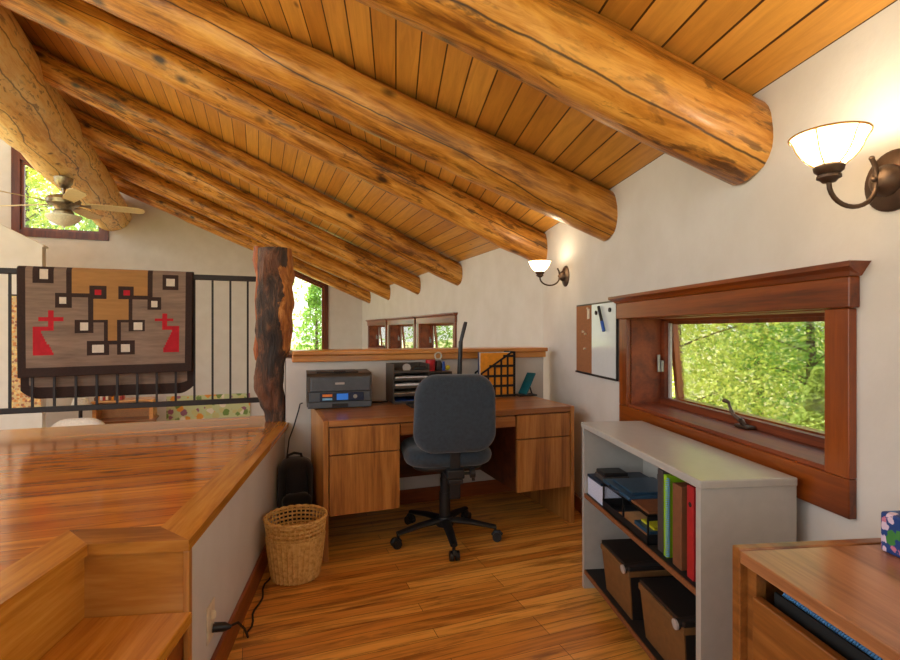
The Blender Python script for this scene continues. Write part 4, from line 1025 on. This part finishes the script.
slab('binder', 'darkblue', .015, .19, .27, BC(.245, 1.72, SZ), 'big dark blue binder leaning against the back of the bookcase', 'binder') if False else None
# storage boxes on the bottom shelf
def storage(y0, y1, label):
    t = thing('storage_box', label, 'box', BC(0, 0, .0905), 'storage boxes on the bottom shelf')
    h = .195
    def tub(bm):
        lo = [(.034, y0 + .012), (.268, y0 + .012), (.268, y1 - .012), (.034, y1 - .012)]; hi = [(.018, y0), (.28, y0), (.28, y1), (.018, y1)]
        a = [bm.verts.new((p[0], p[1], 0)) for p in lo]; b = [bm.verts.new((p[0], p[1], h)) for p in hi]
        bm.faces.new(a[::-1]); bm.faces.new(b)
        for i in range(4): bm.faces.new((a[i], a[(i + 1) % 4], b[(i + 1) % 4], b[i]))
    part('tub', t, 'boxlid', tub)
    def front(bm):
        a = [(.0335, y0 + .0125, .001), (.0335, y1 - .0125, .001), (.018, y1 - .001, h - .023), (.018, y0 + .001, h - .023)]
        lo = [bm.verts.new(q) for q in a]; hi = [bm.verts.new((q[0] - .004, q[1], q[2])) for q in a]
        bm.faces.new(lo); bm.faces.new(hi[::-1])
        for i in range(4): bm.faces.new((lo[i], lo[(i + 1) % 4], hi[(i + 1) % 4], hi[i]))
    part('front_panel', t, 'boxbrown', front)
    pbox('rim', t, 'boxbrown', .008, .285, y0 - .004, y1 + .004, h - .022, h + .001, bev=.003)
    pbox('lid', t, 'boxlid', .012, .283, y0 - .002, y1 + .002, h + .001, h + .016, bev=.003)
    hd = part('handle_bar', t, 'boxlid', lambda b: cyl(b, (.0, y0 + .022, h + .002), (.2, y0 + .022, h + .024), .016, 16))
    part('end_cap', hd, 'greycap', lambda b: cyl(b, (-.006, y0 + .022, h + .0015), (.0005, y0 + .022, h + .002), .0165, 16), 'pale grey end cap')
storage(1.885, 2.15, 'brown storage box with black lid, farther of the two on the bottom shelf')
storage(1.51, 1.80, 'brown storage box with black lid, nearer of the two on the bottom shelf')

# ------------------------------------------------------------------ filing cabinet
CZ = .735
fc = thing('filing_cabinet', 'brown wooden lateral filing cabinet at the lower right corner', 'cabinet', T(.757, .26, 0))
CL, CD = .82, .447
pbox('end_panel', fc, 'cabz', 0, CD, CL - .026, CL, 0, CZ, bev=.003)
pbox('end_panel', fc, 'cabz', 0, CD, 0, .026, 0, CZ, bev=.003)
pbox('top', fc, 'caby', .0, CD, .0275, CL - .0275, CZ - .030, CZ - .003, bev=.002)
pbox('back_strip', fc, 'caby', CD - .02, CD + .004, .0, CL, CZ - .03, CZ + .006, bev=.002)
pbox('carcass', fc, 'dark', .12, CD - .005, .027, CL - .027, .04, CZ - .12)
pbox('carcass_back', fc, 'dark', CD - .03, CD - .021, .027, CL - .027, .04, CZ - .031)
pbox('stile', fc, 'cabz', .018, .04, CL - .055, CL - .027, .0, CZ - .031)
d1 = pbox('drawer', fc, 'cabz', .006, .026, .03, CL - .058, .37, CZ - .088, bev=.003)
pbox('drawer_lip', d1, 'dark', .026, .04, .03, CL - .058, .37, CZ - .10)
pbox('drawer', fc, 'cabz', .006, .026, .03, CL - .058, .04, .36, bev=.003)
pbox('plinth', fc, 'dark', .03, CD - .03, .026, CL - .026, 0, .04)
# files whose tops show in the open gap
for i, (x, mt, lb) in enumerate(((.048, 'blackmatte', 'black hanging folder nearest the front in the cabinet gap'), (.085, 'meshgrey', 'grey hanging folder behind the blue coil in the cabinet gap'))):
    bm = B(); n = 60; vs = []
    for k in range(n + 1):
        y = .05 + .70 * k / n; z = .66 + (.005 * math.sin(k * 1.7) + .003 * math.sin(k * .6) if i else 0)
        vs.append((y, z))
    for (ya, za), (yb, zb) in zip(vs, vs[1:]): prism(bm, [(x, ya), (x + .005, ya), (x + .005, yb), (x, yb)], .617, [za, za, zb, zb])
    tag(obj('hanging_folder', bm, mt, None, T(.757, .26, 0)), lb, 'folder', 'folders in the filing cabinet gap')
bm = B(); tube(bm, [(.067 + .008 * math.cos(k * .8), .06 + .68 * k / 900, .655 + .008 * math.sin(k * .8)) for k in range(901)], .0021, 5)
cb = tag(obj('coil_notebook', bm, 'labelblue', None, T(.757, .26, 0)), 'blue wire coil of a notebook seen in the cabinet gap', 'notebook')
cb.data.materials[0] = P('coilblue', 84, 146, 200, r=0.4)
pbox('cover', cb, 'darkblue', .071, .079, .06, .74, .617, .656)
tb = thing('tissue_box', 'blue floral tissue box on the filing cabinet at the right edge', 'tissue box', T(1.125, .965, CZ - .0025))
pbox('carton', tb, 'floralblue', -.058, .058, -.058, .058, 0, .088, bev=.006)
part('opening', tb, 'darkblue', lambda b: lathe(b, [(0, .0882), (.03, .0882), (.03, .0892), (0, .0892)], 20))
def tissue(bm):
    n = 20
    base = [bm.verts.new((.022 * math.cos(2 * PI * j / n), .012 * math.sin(2 * PI * j / n), .089)) for j in range(n)]
    top = [bm.verts.new((.04 * math.cos(2 * PI * j / n) + .006 * math.sin(j * 3), .02 * math.sin(2 * PI * j / n), .098 + .004 * math.sin(j * 2.1))) for j in range(n)]
    for j in range(n): bm.faces.new((base[j], base[(j + 1) % n], top[(j + 1) % n], top[j]))
    c = bm.verts.new((0, 0, .102))
    for j in range(n): bm.faces.new((top[j], top[(j + 1) % n], c))
part('tissue', tb, 'paper', tissue)

# ------------------------------------------------------------------ things in the great room below
tp = tag(obj('wall_hanging', (lambda b: (box(b, 0, .38, -.016, -.004, -.02, 1.75), b)[1])(B()), 'tapestry', None, TF(-5.80, 5.97, 0)), 'patterned cloth hanging on the white partition left of the rug', 'wall hanging')
part('hanging_rod', tp, 'iron', lambda b: cyl(b, (-.03, -.022, 1.755), (.40, -.022, 1.755), .012, 10))
pt = thing('painting', 'colourful flower painting low on the gable wall right of the rug', 'painting', TF(-3.2, gb, 0))
pbox('canvas', pt, 'floralpaint', -.79, .79, -.035, -.012, -1.05, -.13); pbox('stretcher', pt, 'paper', -.79, .79, -.012, 0, -1.05, -.13)
hc = thing('wooden_cabinet', 'pale wooden cabinet in the great room seen below the railing', 'cabinet', TF(-4.55, 7.35, LOWZ))
H_ = 1.42
pbox('body', hc, 'lightwood', -.5, .45, -.22, .22, 0, 1.12, bev=.004)
pbox('top', hc, 'deskx', -.54, .49, -.25, .24, 1.12, 1.16, bev=.004)
for x in (-.5, .40): pbox('upright', hc, 'ledge', x, x + .06, -.21, .2, 1.16, 1.50)
pbox('upper_shelf', hc, 'ledge', -.52, .47, -.22, .21, 1.50, 1.525); pbox('backing', hc, 'lightwood', -.44, .40, .17, .2, 1.16, 1.50)
pbox('rail', hc, 'orangecard', -.12, .35, -.2, -.17, 1.36, 1.40)
cols = ['brownbook', 'orangecard', 'paper', 'redbinder', 'ivory', 'brownbook', 'orangecard', 'greybinder', 'lightwood', 'redbinder']
nm_ = ['brown', 'orange', 'white', 'red', 'cream', 'dark brown', 'amber', 'grey', 'tan', 'dark red']
for i in range(10):
    slab('book', cols[i], .04, .2, .06 + .02 * (i % 3), TF(-5.05 + i * .045, 7.25, LOWZ + 1.526), '%s book in the row on the pale cabinet below the railing' % nm_[i], 'book', 'books on the lower cabinet', .002)
fl = thing('floor_lamp', 'dark floor lamp pole left of the pale cabinet below the railing', 'lamp', TF(-5.16, 6.9, LOWZ))
part('base', fl, 'iron', lambda b: lathe(b, [(0, 0), (.16, 0), (.16, .02), (.03, .04), (0, .04)], 24)); part('pole', fl, 'iron', lambda b: cyl(b, (0, 0, .03), (0, 0, 1.45), .03, 12))
part('lamp_shade', fl, 'whitefab', lambda b: lathe(b, [(.16, 1.44), (.10, 1.62), (0.0, 1.62), (0, 1.44)], 24))
ac = thing('armchair', 'white high-backed armchair in the great room at lower left below the rug', 'armchair', TF(-4.75, 5.9, LOWZ))
part('back', ac, 'whitefab', lambda b: cushion(b, .86, 1.0, .2, .3, Matrix.Translation((-.25, .3, .88)) @ Matrix.Rotation(PI / 2, 4, 'X'), .08, .02))
part('seat', ac, 'whitefab', lambda b: cushion(b, .8, .7, .3, .12, Matrix.Translation((-.25, -.05, .34)), .08, .02))
for sx in (-1, 1): part('arm', ac, 'whitefab', lambda b: cushion(b, .16, .75, .5, .07, Matrix.Translation((-.25 + sx * .42, -.05, .40)), .05, .01))
for sx in (-1, 1):
    for yy in (-.3, .25): part('leg', ac, 'deskdark', lambda b: cyl(b, (-.25 + sx * .34, yy, 0), (-.25 + sx * .34, yy, .22), .025, 10))

# ------------------------------------------------------------------ outdoors
bm = B(); n = 40
def gz(x, y):
    d = max(0, x - 4) ; e = max(0, y - 14)
    return -2.2 + .10 * min(d, 14) + .06 * min(e, 30)
gv = [[bm.verts.new((-50 + 100 * i / n, -30 + 100 * j / n, gz(-50 + 100 * i / n, -30 + 100 * j / n))) for j in range(n + 1)] for i in range(n + 1)]
for i in range(n):
    for j in range(n): bm.faces.new((gv[i][j], gv[i + 1][j], gv[i + 1][j + 1], gv[i][j + 1]))
struct('ground', bm, 'grass', 'grassy ground outside the house', 'ground')
def tree(x, y, h, rad, mat, seed, label, nleaf=9000, base=None, conical=False, leaf=.07):
    z0 = gz(x, y) if base is None else base
    t = thing('tree', label, 'tree', T(x, y, z0 - .02), 'trees outside the windows')
    rnd = random.Random(seed)
    bm = B(); tube(bm, [(0, 0, 0), (.05, .02, h * .4), (.0, .05, h * .9)], [.05 + .012 * h, .03 + .008 * h, .01], 8)
    for k in range(14):
        an = rnd.random() * 6.3; zz = h * rnd.uniform(.2, .85); rr = rad * rnd.uniform(.4, .8) * (1 - (zz / h) * .8 if conical else 1)
        tube(bm, [(0, 0, zz), (rr * .5 * math.cos(an), rr * .5 * math.sin(an), zz + (.05 if conical else .2) * rr), (rr * math.cos(an), rr * math.sin(an), zz + (-.05 if conical else .35) * rr)], [.02, .014, .006], 5)
    obj('trunk', bm, 'bark', t)
    bm = B()
    clumps = [(rnd.gauss(0, .42), rnd.gauss(0, .42), rnd.random()) for _ in range(70)]
    for k in range(nleaf):
        if conical:
            zz = rnd.random(); an = rnd.random() * 6.283; tier = .55 + .45 * abs(math.sin(zz * 22)); q = rad * (1 - zz) * math.sqrt(rnd.random()) * tier + .03
            c = Vector((q * math.cos(an), q * math.sin(an), h * (.08 + .92 * zz) - .12 * q))
        else:
            cl = clumps[k % 70]; c = Vector((cl[0] * rad + rnd.gauss(0, .17) * rad, cl[1] * rad + rnd.gauss(0, .17) * rad, h * (.12 + .86 * cl[2]) + rnd.gauss(0, .17) * rad))
            if c.z < .1: continue
        a = Vector((rnd.gauss(0, 1), rnd.gauss(0, 1), rnd.gauss(0, 1))).normalized(); b = a.orthogonal().normalized(); s = leaf * rnd.uniform(.6, 1.3)
        b = (Matrix.Rotation(rnd.random() * 6.28, 3, a) @ b); c2 = a.cross(b)
        v = [bm.verts.new(c + b * s), bm.verts.new(c + c2 * s * .45), bm.verts.new(c - b * s), bm.verts.new(c - c2 * s * .45)]
        bm.faces.new(v)
    o = obj('foliage', bm, mat, t); o['kind'] = 'stuff'
tree(5.0, 8.6, 5.4, 2.0, 'leaf_light', 1, 'yellow-green leafy tree filling the left half of the wide window', 30000, None, False, .036)
tree(7.2, 8.2, 6.0, 2.0, 'leaf_mid', 2, 'darker green tree behind the right part of the wide window', 26000, None, False, .04)
tree(4.4, 4.9, 3.0, 1.1, 'leaf_fir', 3, 'young fir with pale green boughs at lower right of the wide window', 20000, None, True, .03)
tree(2.3, 15.0, 6.0, 2.2, 'leaf_mid', 4, 'green tree seen through the three small windows', 9000)
tree(9.5, 12.5, 8.0, 3.0, 'leaf_light', 5, 'tall yellow-green tree farthest behind the wide window', 9000, None, False, .11)
tree(-3.2, 21.0, 5.6, 1.8, 'leaf_mid', 6, 'conifer seen through the low gable window', 3000, None, True, .1)
tree(-6.0, 24.0, 7.0, 2.0, 'leaf_light', 7, 'pale tree left of the conifer in the low gable window', 2500, None, False, .12)
tree(-14.0, 21.0, 12.5, 3.2, 'leaf_light', 8, 'tall pale tree seen through the high gable window', 12000, None, False, .13)
tree(-10.6, 21.0, 12.0, 2.6, 'leaf_mid', 9, 'tall green tree at the right of the high gable window', 9000, None, False, .13)

# ------------------------------------------------------------------ light and camera
w = bpy.data.worlds.new('World'); S.world = w; w.use_nodes = True
nt = w.node_tree; bg = nt.nodes['Background']
tc = nt.nodes.new('ShaderNodeTexCoord'); sp = nt.nodes.new('ShaderNodeSeparateXYZ'); rp = nt.nodes.new('ShaderNodeValToRGB')
nt.links.new(tc.outputs['Generated'], sp.inputs[0]); nt.links.new(sp.outputs['Z'], rp.inputs['Fac'])
rp.color_ramp.elements[0].position = 0.0; rp.color_ramp.elements[0].color = (1, .97, .92, 1); rp.color_ramp.elements[1].position = .8; rp.color_ramp.elements[1].color = (.80, .90, 1.0, 1)
nt.links.new(rp.outputs['Color'], bg.inputs['Color']); bg.inputs['Strength'].default_value = 1.7
sl = bpy.data.lights.new('sun', 'SUN'); sl.energy = 17.0; sl.angle = math.radians(1.5); sl.color = (1, .95, .85)
so = bpy.data.objects.new('sun', sl); COL.objects.link(so)
sd = Vector((.08, -.22, -.97)).normalized(); so.rotation_euler = sd.to_track_quat('-Z', 'Y').to_euler()

cam = bpy.data.cameras.new('camera'); cam.sensor_width = 36; cam.sensor_fit = 'HORIZONTAL'; cam.lens = 36 * 510 / 900; cam.clip_start = .02; cam.clip_end = 200
co = bpy.data.objects.new('camera', cam); COL.objects.link(co); co.location = (0, 0, 1.22); co.rotation_euler = (PI / 2, 0, -math.radians(6.1)); S.camera = co
S.view_settings.view_transform = 'Standard'; S.view_settings.look = 'None'; S.view_settings.gamma = 1.0; S.view_settings.use_curve_mapping = False
S.view_settings.exposure = 0.38
S.cycles.use_denoising = True; S.cycles.max_bounces = 10; S.cycles.diffuse_bounces = 6; S.cycles.glossy_bounces = 4; S.cycles.transparent_max_bounces = 12
S.cycles.sample_clamp_indirect = 8.0
